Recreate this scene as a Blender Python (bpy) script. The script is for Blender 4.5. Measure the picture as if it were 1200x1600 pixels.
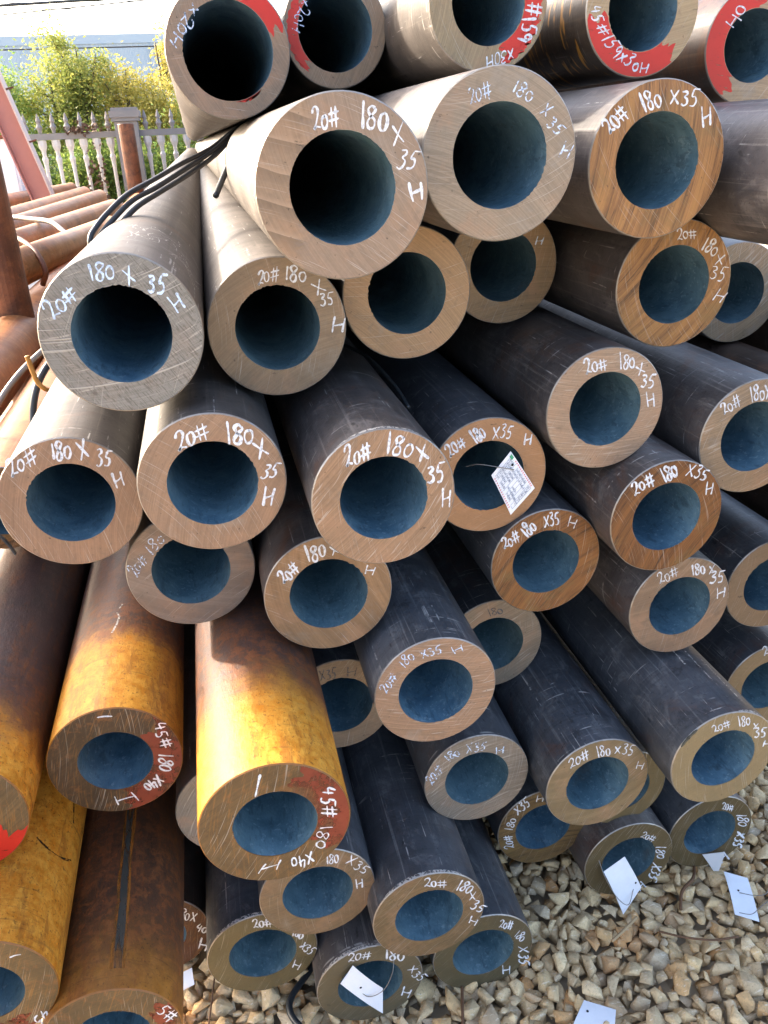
import bpy, bmesh, math, random
import numpy as np
from mathutils import Vector, Matrix, Euler

# ------------------------------------------------------------------ scene, camera, light
for o in list(bpy.data.objects):
    bpy.data.objects.remove(o)
SC = bpy.context.scene
COL = SC.collection
CAM_AXES = ((0.975946, -0.213976, -0.041752), (0.127315, 0.40392, 0.905892), (-0.176975, -0.889417, 0.421446))
CAM_F = 37.959
SUN_DIR = (-0.6925, 0.5821, 0.4261)
PIPE_POS = {
  'B1': (0.1478, 0.8781, 1.3520, 0.180, 0.110),
  'B2': (0.3355, 0.9320, 1.3733, 0.180, 0.110),
  'B3': (0.5548, 0.9804, 1.3574, 0.180, 0.110),
  'C3': (0.2652, 1.0994, 1.2021, 0.180, 0.110),
  'C4': (0.4616, 1.2584, 1.2038, 0.180, 0.110),
  'C5': (0.6546, 1.0779, 1.1877, 0.180, 0.110),
  'C6': (0.9411, 1.3383, 1.1119, 0.180, 0.110),
  'C1': (-0.1011, 0.9572, 1.2081, 0.180, 0.110),
  'C2': (0.0822, 1.0614, 1.1787, 0.180, 0.110),
  'D1': (-0.2090, 1.0282, 0.9835, 0.180, 0.110),
  'D2': (-0.0242, 0.9399, 1.0225, 0.180, 0.110),
  'D3': (0.1780, 0.8883, 0.9971, 0.180, 0.110),
  'D4': (0.3676, 1.0479, 0.9393, 0.180, 0.110),
  'D5': (0.5342, 1.0246, 1.0305, 0.180, 0.110),
  'D6': (0.7715, 1.0075, 0.9666, 0.180, 0.110),
  'E1': (-0.0742, 1.0536, 0.8489, 0.180, 0.110),
  'E2': (0.1104, 0.9735, 0.8241, 0.180, 0.110),
  'E4': (0.4599, 1.0371, 0.7871, 0.180, 0.110),
  'E5': (0.6212, 0.9761, 0.8694, 0.180, 0.110),
  'E6': (0.6940, 1.0230, 0.6743, 0.180, 0.110),
  'E7': (0.9213, 1.0940, 0.6396, 0.180, 0.110),
  'E8': (0.9446, 1.0835, 0.4206, 0.180, 0.110),
  'F1': (0.2450, 0.9109, 0.6759, 0.180, 0.110),
  'F2': (0.4125, 1.1364, 0.5770, 0.180, 0.110),
  'F3': (0.1275, 1.0872, 0.5416, 0.180, 0.110),
  'F4': (0.5201, 0.9261, 0.4224, 0.180, 0.110),
  'F5': (0.7010, 0.8672, 0.4845, 0.180, 0.110),
  'F6': (0.6274, 1.0230, 0.2959, 0.168, 0.104),
  'G1': (0.3317, 0.9820, 0.4276, 0.180, 0.110),
  'G2': (0.2125, 0.8538, 0.2943, 0.180, 0.110),
  'G3': (0.0471, 0.8977, 0.3426, 0.180, 0.110),
  'H0': (-0.0507, 0.9315, 0.1920, 0.180, 0.110),
  'H1': (0.1167, 0.8866, 0.1208, 0.180, 0.110),
  'H2': (0.3178, 0.8985, 0.1156, 0.180, 0.110),
  'H3': (0.4860, 1.0505, 0.2096, 0.180, 0.110),
  'H4': (0.6408, 0.9997, 0.1361, 0.180, 0.110),
  'H5': (0.8200, 1.0160, 0.1416, 0.180, 0.110),
  'Y1': (-0.2071, 0.9330, 0.6335, 0.180, 0.100),
  'Y2': (-0.0027, 0.7285, 0.6684, 0.180, 0.100),
  'Y3': (-0.3996, 0.8680, 0.6387, 0.180, 0.100),
  'Y4': (-0.3844, 0.7570, 0.4585, 0.180, 0.100),
  'K1': (-0.2289, 1.0310, 0.1625, 0.180, 0.100),
  'K2': (-0.0572, 0.9550, 0.4893, 0.180, 0.110),
  'A1': (0.0725, 1.3649, 1.5202, 0.180, 0.130),
  'A2': (0.2389, 1.4062, 1.5477, 0.159, 0.114),
  'A3': (0.3945, 1.1489, 1.5474, 0.159, 0.097),
  'A4': (0.5966, 1.1251, 1.5345, 0.159, 0.097),
  'A5': (0.8367, 1.2310, 1.4971, 0.159, 0.097),
  'Y5': (-0.2476, 0.7440, 0.3415, 0.180, 0.100),
  'LP1': (-0.5698, 0.4200, 0.8954, 0.159, 0.100),
  'LP2': (-0.4063, 1.4200, 0.8300, 0.159, 0.100),
  'D0': (-0.5662, 0.6200, 0.5706, 0.180, 0.110),
  'B4': (0.7611, 0.9220, 1.3328, 0.180, 0.110),
  'R1': (0.9535, 0.7200, 0.9277, 0.180, 0.110),
  'R2': (1.1075, 0.8000, 0.6940, 0.180, 0.110),
  'C7': (1.1103, 0.7800, 1.0369, 0.180, 0.110),
}
WRITING = {
  'A1': [('x20H', -49.4, 55.1, -35.4, -52.4, 13.3, -6.2)],
  'A2': [('x20H', -50.9, 36.3, -18.8, -43.7, 12.5, -3.1)],
  'A3': [('#159', 49.8, 7.6, -4.4, -46.5, 17.6, -0.9), ('x30H', 42.2, -46.6, -37.9, -13.2, 6.1, -12.1)],
  'A4': [('45', -73.6, -8.0, 7.1, -16.2, 11.8, 3.1), ('#15', -64.8, -28.3, 26.4, -24.5, 11.6, 7.8), ('9x3', -34.7, -56.8, 29.6, -10.8, 6.1, 11.3), ('0H', 0.7, -72.1, 23.5, 1.1, -1.6, 11.1)],
  'A5': [('0H', -37.6, 47.6, -21.2, -25.2, 13.6, -6.7)],
  'B1': [('20#', -33.7, 51.5, 27.1, 6.2, -3.4, 14.9), ('180', 11.1, 56.5, 30.7, 1.9, -0.8, 17.8), ('X', 47.3, 43.7, 12.4, 3.6, -5.3, 15.1), ('35', 52.4, 26.2, 22.0, -1.6, 1.4, 14.4), ('H', 71.6, -6.1, 14.3, 3.1, -4.8, 17.5)],
  'B2': [('20#', -43.5, 48.7, 26.5, 8.4, -5.6, 12.5), ('180', 1.3, 66.5, 25.7, -10.9, 6.5, 10.9), ('X', 38.2, 48.5, 7.6, -4.3, 6.9, 8.8), ('35', 47.8, 37.4, 16.8, -11.3, 7.9, 8.4), ('H', 67.1, 5.3, 13.0, -2.1, 2.4, 14.1)],
  'B3': [('20#', -69.6, 22.9, 26.2, 21.3, -13.3, 10.8), ('180', -31.7, 51.5, 23.6, 10.7, -11.3, 14.6), ('X35', -0.3, 61.7, 38.9, -0.0, -1.5, 14.8), ('H', 49.5, 41.8, 12.1, 4.0, -10.2, 15.9)],
  'C1': [('20#', -73.1, 12.8, 30.6, 27.5, -9.5, 12.1), ('180', -32.4, 55.9, 28.2, 6.6, -1.8, 14.6), ('X', 7.6, 54.4, 8.9, 4.7, -5.8, 13.3), ('35', 27.9, 50.1, 20.6, -1.5, 2.3, 16.0), ('H', 59.5, 27.3, 10.6, 7.8, -8.5, 12.5)],
  'C2': [('20#', -28.5, 54.8, 28.0, 5.8, -2.6, 13.8), ('180', 4.4, 60.9, 30.2, 0.4, 0.1, 15.8), ('X', 47.2, 44.4, 12.9, 6.5, -6.1, 11.4), ('35', 53.0, 31.7, 20.0, 2.8, -2.0, 12.9), ('H', 67.9, -0.7, 17.9, 0.9, -1.4, 20.0)],
  'C4': [('H', 44.8, 37.6, 13.1, 0.0, -1.2, 13.4)],
  'C5': [('20#', -12.8, 62.4, 33.2, 1.6, -2.8, 11.8), ('180', 26.9, 51.5, 28.6, -9.4, 4.5, 14.3), ('X', 56.0, 33.4, 12.9, -0.9, -1.2, 12.2), ('35', 53.4, 13.5, 26.5, -3.7, 0.0, 15.7), ('H', 65.2, -16.7, 16.3, -4.6, 2.7, 13.7)],
  'D1': [('20#', -69.4, 33.5, 35.6, 24.7, -7.2, 15.2), ('180', -20.9, 58.4, 25.5, 6.5, -2.5, 19.2), ('X', 13.5, 58.9, 11.8, 3.7, -3.6, 19.1), ('35', 32.6, 52.2, 19.5, -1.5, 2.0, 18.3), ('H', 55.1, 22.2, 12.1, 4.6, -4.7, 17.8)],
  'D2': [('20#', -41.7, 41.4, 40.9, 17.0, -5.8, 17.2), ('180', 13.5, 54.6, 35.1, -1.7, 0.8, 21.0), ('X', 52.3, 33.2, 14.6, 6.1, -6.8, 17.7), ('35', 56.2, 9.7, 20.7, -4.0, 2.6, 18.3), ('H', 59.1, -27.2, 13.6, 0.0, -0.8, 20.8)],
  'D3': [('20#', -51.5, 41.8, 31.8, 11.0, -7.0, 18.3), ('180', -6.2, 58.8, 36.0, -2.6, -0.4, 20.1), ('X', 38.0, 47.2, 13.4, 2.7, -5.2, 17.7), ('35', 51.9, 18.9, 24.3, 3.6, -4.7, 18.3), ('H', 73.7, -9.3, 11.9, -0.9, -1.4, 22.4)],
  'D4': [('20#', -63.3, 28.0, 24.4, 19.9, -11.3, 13.2), ('180', -28.7, 51.0, 18.1, 9.1, -10.0, 16.4), ('X35', -4.4, 58.4, 31.6, -0.3, -2.1, 16.4), ('H', 45.9, 47.7, 12.0, 0.2, -2.9, 16.6)],
  'D5': [('20#', -41.5, 49.5, 34.5, 8.7, -7.1, 15.7), ('180', 8.0, 58.0, 25.4, 2.9, -5.5, 17.0), ('X', 39.0, 50.0, 10.7, 6.0, -8.4, 10.4), ('35', 46.9, 34.5, 23.8, -1.0, -2.3, 14.8), ('H', 64.0, 6.6, 13.4, 0.4, -4.0, 16.1)],
  'D6': [('20#', -63.1, 33.9, 27.6, 15.4, -11.0, 12.6), ('180X', -24.1, 54.6, 37.3, 6.1, -8.1, 16.9), ('35', 22.9, 51.2, 20.9, -9.2, 5.2, 14.3)],
  'E1': [('20#', -75.8, -9.9, 17.0, 27.1, -11.0, 9.5), ('180', -56.0, 24.2, 21.9, 24.7, -8.3, 9.9)],
  'E2': [('20#', -64.2, 18.1, 24.4, 19.3, -9.1, 13.9), ('180', -33.4, 49.0, 27.4, 11.3, -6.9, 17.3), ('X', -0.7, 60.2, 10.4, 3.8, -4.8, 13.0), ('H', 46.4, 31.7, 14.0, -3.3, 1.4, 14.7)],
  'E4': [('20#', -73.1, 23.1, 26.9, 13.8, -9.0, 14.8), ('180', -39.8, 42.3, 16.4, 13.9, -12.3, 14.0), ('X35', -14.5, 59.4, 26.7, 4.2, -5.4, 15.9), ('H', 22.3, 61.4, 14.0, -5.5, 2.7, 13.0)],
  'E5': [('20#', -63.1, 35.4, 34.5, 15.3, -10.4, 15.6), ('180', -19.5, 55.7, 23.4, 10.2, -11.9, 17.3), ('X35', 12.1, 67.0, 37.7, -9.7, 0.7, 16.3), ('H', 53.4, 37.0, 11.9, 0.1, -4.4, 15.3)],
  'E6': [('20#', -49.0, 43.6, 35.0, 13.3, -8.9, 14.5), ('180', 5.1, 60.1, 27.4, -0.6, -4.6, 16.5), ('X', 37.6, 58.2, 10.1, 2.2, -6.5, 12.8), ('35', 43.6, 41.4, 28.9, 4.1, -7.0, 15.5), ('H', 63.8, 13.1, 16.1, 3.2, -7.9, 15.7)],
  'E8': [('20#', -30.6, 67.8, 35.3, 15.2, -11.6, 16.1)],
  'F1': [('20#', -73.7, -0.3, 15.7, 28.3, -9.7, 8.3), ('180', -53.0, 41.6, 16.5, 18.2, -9.2, 10.7), ('X35', -26.9, 56.2, 29.4, 11.3, -5.3, 12.1), ('H', 17.5, 61.4, 15.5, 4.6, -4.5, 11.4)],
  'F2': [('180', -19.0, 58.2, 28.5, 6.7, -4.7, 12.6)],
  'F3': [('X35', -38.1, 51.9, 28.5, 2.1, -2.6, 16.3), ('H', 4.1, 55.8, 17.1, 0.3, -2.3, 17.7)],
  'F4': [('20#', -57.6, 37.8, 33.1, 19.0, -9.1, 14.6), ('180', -13.0, 55.7, 24.6, 1.7, -5.8, 17.1), ('X35', 15.6, 59.7, 37.0, -5.9, -2.8, 15.8), ('H', 61.5, 26.6, 13.9, -4.0, -1.2, 14.5)],
  'F5': [('20#', -33.2, 54.0, 30.7, 7.4, -6.6, 12.3), ('180', 9.2, 60.5, 20.4, 4.6, -8.1, 14.8), ('X', 36.3, 54.7, 9.9, -2.0, -2.0, 10.0), ('35', 43.5, 39.2, 23.6, -0.6, -5.6, 15.4), ('H', 64.2, 18.6, 13.8, -2.4, -3.1, 12.9)],
  'G1': [('20#', -79.4, -5.8, 18.0, 30.1, -11.4, 11.3), ('180', -55.9, 40.9, 19.9, 13.9, -7.9, 12.9), ('X35', -27.3, 55.3, 34.3, 6.2, -4.7, 14.3), ('H', 23.7, 46.9, 15.3, 2.6, -4.5, 13.2)],
  'G2': [('20#', -17.0, 65.0, 40.0, -8.6, -1.3, 14.8), ('180', 34.8, 53.3, 25.4, -17.4, 3.7, 16.7), ('X', 60.9, 23.4, 10.8, -1.7, -2.0, 14.1), ('35', 64.5, 6.2, 23.6, -15.0, 2.5, 15.2), ('H', 65.7, -25.0, 14.5, -11.0, 3.3, 13.4)],
  'G3': [('180', 8.1, 59.2, 20.7, 1.1, -3.0, 17.2), ('X35', 36.8, 57.9, 36.7, -30.4, 5.2, 14.3), ('H', 59.5, 1.1, 11.2, 1.1, -3.6, 16.6)],
  'H0': [('20#', -18.6, 62.1, 33.9, -4.3, -0.9, 16.0), ('180', 44.4, 35.3, 19.6, -12.3, 2.9, 14.9), ('X35', 59.6, 7.4, 17.6, -27.4, 8.7, 10.8), ('H', 48.1, -39.2, 12.4, -11.7, 4.9, 14.0)],
  'H1': [('20#', -43.9, 62.3, 39.6, -2.9, -2.1, 15.2), ('180', 17.2, 60.0, 36.7, -17.4, 1.1, 18.9), ('X35', 59.3, 23.2, 27.8, -38.2, 8.2, 11.6), ('H', 54.8, -38.8, 15.9, -11.3, 3.0, 17.3)],
  'H2': [('20#', 18.3, 59.8, 27.0, -15.3, 1.5, 15.7), ('180', 50.5, 34.3, 16.7, -21.7, 8.6, 11.2), ('X35', 63.7, 5.3, 10.7, -48.5, 15.9, -1.5), ('H', 44.0, -63.5, 16.2, -3.1, -3.0, 18.6)],
  'H3': [('20#', -51.2, -45.7, -9.9, 36.2, -13.9, -0.6), ('180', -60.9, -3.2, 0.9, 32.6, -14.5, 5.7), ('X35', -56.9, 33.6, 21.9, 26.6, -11.7, 13.7), ('H', -28.1, 64.1, 15.3, -0.1, -3.5, 14.0)],
  'H4': [('20#', 10.4, 59.0, 31.2, -23.0, 3.9, 12.9), ('180', 48.5, 30.3, 11.8, -35.7, 17.8, -0.3), ('X35', 56.7, -13.1, -5.8, -37.4, 19.3, -12.1), ('H', 42.0, -59.4, -9.5, -12.1, 14.0, -16.0)],
  'H5': [('20#', 8.1, 59.0, 30.3, -11.4, -1.1, 15.6), ('180', 46.8, 43.4, 15.3, -36.1, 16.9, 0.8), ('X35', 62.3, -2.6, -0.9, -40.1, 19.3, -9.5), ('H', 50.4, -54.9, -12.5, -12.0, 14.6, -17.2)],
  'Y1': [('45#', 51.2, 59.0, 9.5, -44.5, 13.9, 4.2), ('180', 57.2, 10.3, -0.4, -31.5, 16.4, -1.5), ('X40', 53.3, -24.3, -19.5, -22.2, 10.0, -15.2), ('H', 25.8, -54.9, -33.8, -6.9, 1.9, -13.8), ('-', -20.4, 68.6, 19.6, 0.7, -0.3, 12.6)],
  'Y2': [('45#', 51.1, 51.2, 1.5, -47.1, 14.7, -2.4), ('180', 53.3, -6.0, -3.8, -38.3, 13.4, -5.2), ('X40', 46.6, -48.1, -26.7, -11.0, 5.6, -16.3), ('H', 13.5, -56.1, -25.2, -4.9, 2.9, -13.6), ('1', -36.8, 47.9, 4.4, -0.5, -0.8, 29.9)],
  'Y4': [('-', 36.0, 50.9, 13.3, 3.1, -1.3, 13.2), ('45', 70.3, -40.0, -16.9, -23.2, 7.1, -13.1)],
  'Y5': [('5#', 55.8, 38.6, 17.6, -29.1, 9.5, 13.8)],
  'K1': [('80X', 38.8, 41.5, 25.7, -19.6, 4.9, 16.2), ('40', 65.7, 6.1, 16.4, -13.8, 5.4, 16.1), ('H', 66.9, -40.1, 15.5, -12.5, 6.4, 21.0)],
}

RHO = math.radians(8.0)
cam_d = bpy.data.cameras.new('camera')
cam_d.sensor_fit = 'HORIZONTAL'
cam_d.sensor_width = 36.0
cam_d.lens = CAM_F
cam_d.clip_start = 0.02
cam_d.clip_end = 2000.0
cam = bpy.data.objects.new('camera', cam_d)
COL.objects.link(cam)
_a = Matrix((CAM_AXES[0], CAM_AXES[1], CAM_AXES[2])).transposed()
cam.matrix_world = Matrix.Translation((0, 0, 1.40)) @ _a.to_4x4()
SC.camera = cam

SUN = Vector(SUN_DIR).normalized()
SUN_EL = math.asin(SUN.z)
SUN_AZ = math.atan2(SUN.x, SUN.y)
world = bpy.data.worlds.new('World')
SC.world = world
world.use_nodes = True
_nt = world.node_tree
_sky = _nt.nodes.new('ShaderNodeTexSky')
_sky.sky_type = 'NISHITA'
_sky.sun_disc = False
_sky.sun_elevation = SUN_EL
_sky.sun_rotation = SUN_AZ
_sky.air_density = 0.8
_sky.dust_density = 6.0
_sky.ozone_density = 0.6
_bg = _nt.nodes['Background']
_nt.links.new(_sky.outputs[0], _bg.inputs['Color'])
_bg.inputs['Strength'].default_value = 0.15
sun_d = bpy.data.lights.new('sun', 'SUN')
sun_d.energy = 1.5
sun_d.angle = math.radians(1.2)
sun_d.color = (1.0, 0.9, 0.76)
sun = bpy.data.objects.new('sun', sun_d)
COL.objects.link(sun)
sun.rotation_euler = (-SUN).to_track_quat('-Z', 'Y').to_euler()
SC.view_settings.view_transform = 'Standard'
SC.view_settings.look = 'None'
SC.view_settings.gamma = 1.0
SC.view_settings.exposure = 2.8
SC.view_settings.use_curve_mapping = False
SC.cycles.max_bounces = 8
SC.cycles.diffuse_bounces = 4
SC.cycles.transparent_max_bounces = 8

# ------------------------------------------------------------------ helpers
def lin(r, g, b, k=1.0):
    f = lambda c: ((c / 255 + 0.055) / 1.055) ** 2.4 if c > 10 else c / 255 / 12.92
    return (f(r) * k, f(g) * k, f(b) * k, 1.0)


def tag(o, label=None, cat=None, group=None, kind=None):
    if label: o['label'] = label
    if cat: o['category'] = cat
    if group: o['group'] = group
    if kind: o['kind'] = kind
    return o


def empty(name, loc=(0, 0, 0), rot=(0, 0, 0)):
    o = bpy.data.objects.new(name, None)
    o.empty_display_size = 0.05
    COL.objects.link(o)
    o.location = loc
    o.rotation_euler = rot
    return o


def mesh_obj(name, verts, faces, mats, parent=None, smooth=False, fmat=None):
    me = bpy.data.meshes.new(name)
    me.from_pydata([tuple(v) for v in verts], [], [tuple(f) for f in faces])
    for m in (mats if isinstance(mats, (list, tuple)) else [mats]):
        me.materials.append(m)
    if fmat is not None:
        me.polygons.foreach_set('material_index', fmat)
    if smooth:
        me.polygons.foreach_set('use_smooth', [True] * len(me.polygons))
    me.update()
    o = bpy.data.objects.new(name, me)
    COL.objects.link(o)
    if parent is not None:
        o.parent = parent
    return o


def copy_tree(o, parent=None):
    c = o.copy()
    COL.objects.link(c)
    c.parent = parent
    for ch in o.children:
        copy_tree(ch, c)
    return c


class MB:
    """collects verts and faces"""
    def __init__(self):
        self.v, self.f = [], []

    def add(self, vs, fs):
        n = len(self.v)
        self.v += [tuple(p) for p in vs]
        self.f += [tuple(i + n for i in q) for q in fs]
        return self

    def box(self, x0, x1, y0, y1, z0, z1, mat=None):
        vs = [Vector((x, y, z)) for z in (z0, z1) for x, y in ((x0, y0), (x1, y0), (x1, y1), (x0, y1))]
        if mat is not None:
            vs = [mat @ p for p in vs]
        return self.add(vs, [(3, 2, 1, 0), (4, 5, 6, 7), (0, 1, 5, 4), (1, 2, 6, 5), (2, 3, 7, 6), (3, 0, 4, 7)])

    def tube(self, pts, r, n=8, cap=True):
        pts = [Vector(p) for p in pts]
        rs = r if isinstance(r, (list, tuple)) else [r] * len(pts)
        rings = []
        up = Vector((0.13, 0.31, 0.94)).normalized()
        for i, p in enumerate(pts):
            t = (pts[min(i + 1, len(pts) - 1)] - pts[max(i - 1, 0)]).normalized()
            a = (up - t * up.dot(t))
            if a.length < 1e-3:
                a = Vector((1, 0, 0)) - t * t.x
            a.normalize()
            up = a
            b = t.cross(a)
            rings.append([p + (a * math.cos(2 * math.pi * k / n) + b * math.sin(2 * math.pi * k / n)) * rs[i] for k in range(n)])
        vs = [q for g in rings for q in g]
        fs = []
        for i in range(len(pts) - 1):
            for k in range(n):
                k2 = (k + 1) % n
                fs.append((i * n + k, i * n + k2, (i + 1) * n + k2, (i + 1) * n + k))
        if cap:
            fs.append(tuple(range(n))[::-1])
            fs.append(tuple((len(pts) - 1) * n + k for k in range(n)))
        return self.add(vs, fs)

    def lathe(self, prof, n=8, mat=None, rot=0.0):
        vs, fs = [], []
        for (r, z) in prof:
            for k in range(n):
                a = 2 * math.pi * k / n + rot
                vs.append(Vector((r * math.cos(a), r * math.sin(a), z)))
        if mat is not None:
            vs = [mat @ p for p in vs]
        for i in range(len(prof) - 1):
            for k in range(n):
                k2 = (k + 1) % n
                fs.append((i * n + k, i * n + k2, (i + 1) * n + k2, (i + 1) * n + k))
        fs.append(tuple(range(n))[::-1])
        fs.append(tuple((len(prof) - 1) * n + k for k in range(n)))
        return self.add(vs, fs)

    def build(self, name, mat, parent=None, smooth=False):
        return mesh_obj(name, self.v, self.f, mat, parent, smooth)


def spline(pts, sub=8):
    pts = [Vector(p) for p in pts]
    P = [pts[0] * 2 - pts[1]] + pts + [pts[-1] * 2 - pts[-2]]
    out = []
    for i in range(1, len(P) - 2):
        for s in range(sub):
            t = s / sub
            a, b, c, e = P[i - 1], P[i], P[i + 1], P[i + 2]
            out.append(0.5 * ((2 * b) + (c - a) * t + (2 * a - 5 * b + 4 * c - e) * t * t + (3 * b - a - 3 * c + e) * t ** 3))
    out.append(pts[-1])
    return out


# ------------------------------------------------------------------ materials
class NT:
    def __init__(self, name):
        self.m = bpy.data.materials.new(name)
        self.m.use_nodes = True
        self.t = self.m.node_tree
        self.b = self.t.nodes['Principled BSDF']
        self.out = self.t.nodes['Material Output']

    def n(self, typ, **kw):
        nd = self.t.nodes.new(typ)
        for k, v in kw.items():
            setattr(nd, k, v)
        return nd

    def l(self, a, b):
        self.t.links.new(a, b)

    def obj(self):
        return self.n('ShaderNodeTexCoord').outputs['Object']

    def mapping(self, vec, scale=(1, 1, 1), rot=(0, 0, 0), loc=(0, 0, 0)):
        m = self.n('ShaderNodeMapping')
        m.inputs['Scale'].default_value = scale
        m.inputs['Rotation'].default_value = rot
        m.inputs['Location'].default_value = loc
        self.l(vec, m.inputs['Vector'])
        return m.outputs[0]

    def noise(self, vec, scale=5.0, detail=4.0, rough=0.55, w=None, dist=0.0):
        nd = self.n('ShaderNodeTexNoise')
        nd.inputs['Scale'].default_value = scale
        nd.inputs['Detail'].default_value = detail
        nd.inputs['Roughness'].default_value = rough
        nd.inputs['Distortion'].default_value = dist
        if w is not None:
            nd.noise_dimensions = '4D'
            if isinstance(w, (int, float)):
                nd.inputs['W'].default_value = w
            else:
                self.l(w, nd.inputs['W'])
        self.l(vec, nd.inputs['Vector'])
        return nd.outputs['Fac']

    def rnd(self, mul=37.0):
        oi = self.n('ShaderNodeObjectInfo')
        return self.math('MULTIPLY', oi.outputs['Random'], mul)

    def math(self, op, a, b=None, c=None, clamp=False):
        m = self.n('ShaderNodeMath', operation=op)
        m.use_clamp = clamp
        for i, x in enumerate((a, b, c)):
            if x is None: continue
            if isinstance(x, (int, float)):
                m.inputs[i].default_value = x
            else:
                self.l(x, m.inputs[i])
        return m.outputs[0]

    def ramp(self, fac, stops):
        r = self.n('ShaderNodeValToRGB')
        el = r.color_ramp.elements
        while len(el) > 1: el.remove(el[-1])
        el[0].position = stops[0][0]
        el[0].color = stops[0][1]
        for p, c in stops[1:]:
            e = el.new(p)
            e.color = c
        self.l(fac, r.inputs[0])
        return r.outputs[0]

    def step(self, fac, a, b):
        m = self.n('ShaderNodeMapRange')
        m.interpolation_type = 'SMOOTHSTEP'
        m.inputs[1].default_value = a
        m.inputs[2].default_value = b
        self.l(fac, m.inputs[0])
        return m.outputs[0]

    def mix(self, fac, a, b, typ='MIX'):
        m = self.n('ShaderNodeMix', data_type='RGBA', blend_type=typ)
        if isinstance(fac, (int, float)):
            m.inputs[0].default_value = fac
        else:
            self.l(fac, m.inputs[0])
        for k, x in ((6, a), (7, b)):
            if isinstance(x, tuple):
                m.inputs[k].default_value = x
            else:
                self.l(x, m.inputs[k])
        return m.outputs[2]

    def bump(self, h, strength=0.3, dist=0.001, prev=None):
        b = self.n('ShaderNodeBump')
        b.inputs['Strength'].default_value = strength
        b.inputs['Distance'].default_value = dist
        self.l(h, b.inputs['Height'])
        if prev is not None:
            self.l(prev, b.inputs['Normal'])
        return b.outputs[0]

    def fin(self, col=None, rough=None, metal=None, normal=None, spec=None):
        for k, x in (('Base Color', col), ('Roughness', rough), ('Metallic', metal), ('Normal', normal), ('Specular IOR Level', spec)):
            if x is None: continue
            if isinstance(x, (int, float, tuple)):
                self.b.inputs[k].default_value = x
            else:
                self.l(x, self.b.inputs[k])
        return self.m


def scl(c, k):
    return (min(c[0] * k, 1), min(c[1] * k, 1), min(c[2] * k, 1), 1.0)


def mat_plain(name, col, rough=0.6, metal=0.0, var=0.25, scale=20.0, bump=0.1):
    t = NT(name)
    o = t.obj()
    w = t.rnd()
    n1 = t.noise(o, scale, 5, 0.6, w)
    n2 = t.noise(o, scale * 6, 4, 0.6, w)
    c = t.mix(n1, scl(col, 1 - var), scl(col, 1 + var))
    c = t.mix(t.math('MULTIPLY', n2, 0.35), c, scl(col, 1 - var * 1.6))
    return t.fin(c, rough, metal, t.bump(n2, bump, 0.002))


FACE_K = 0.60


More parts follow.
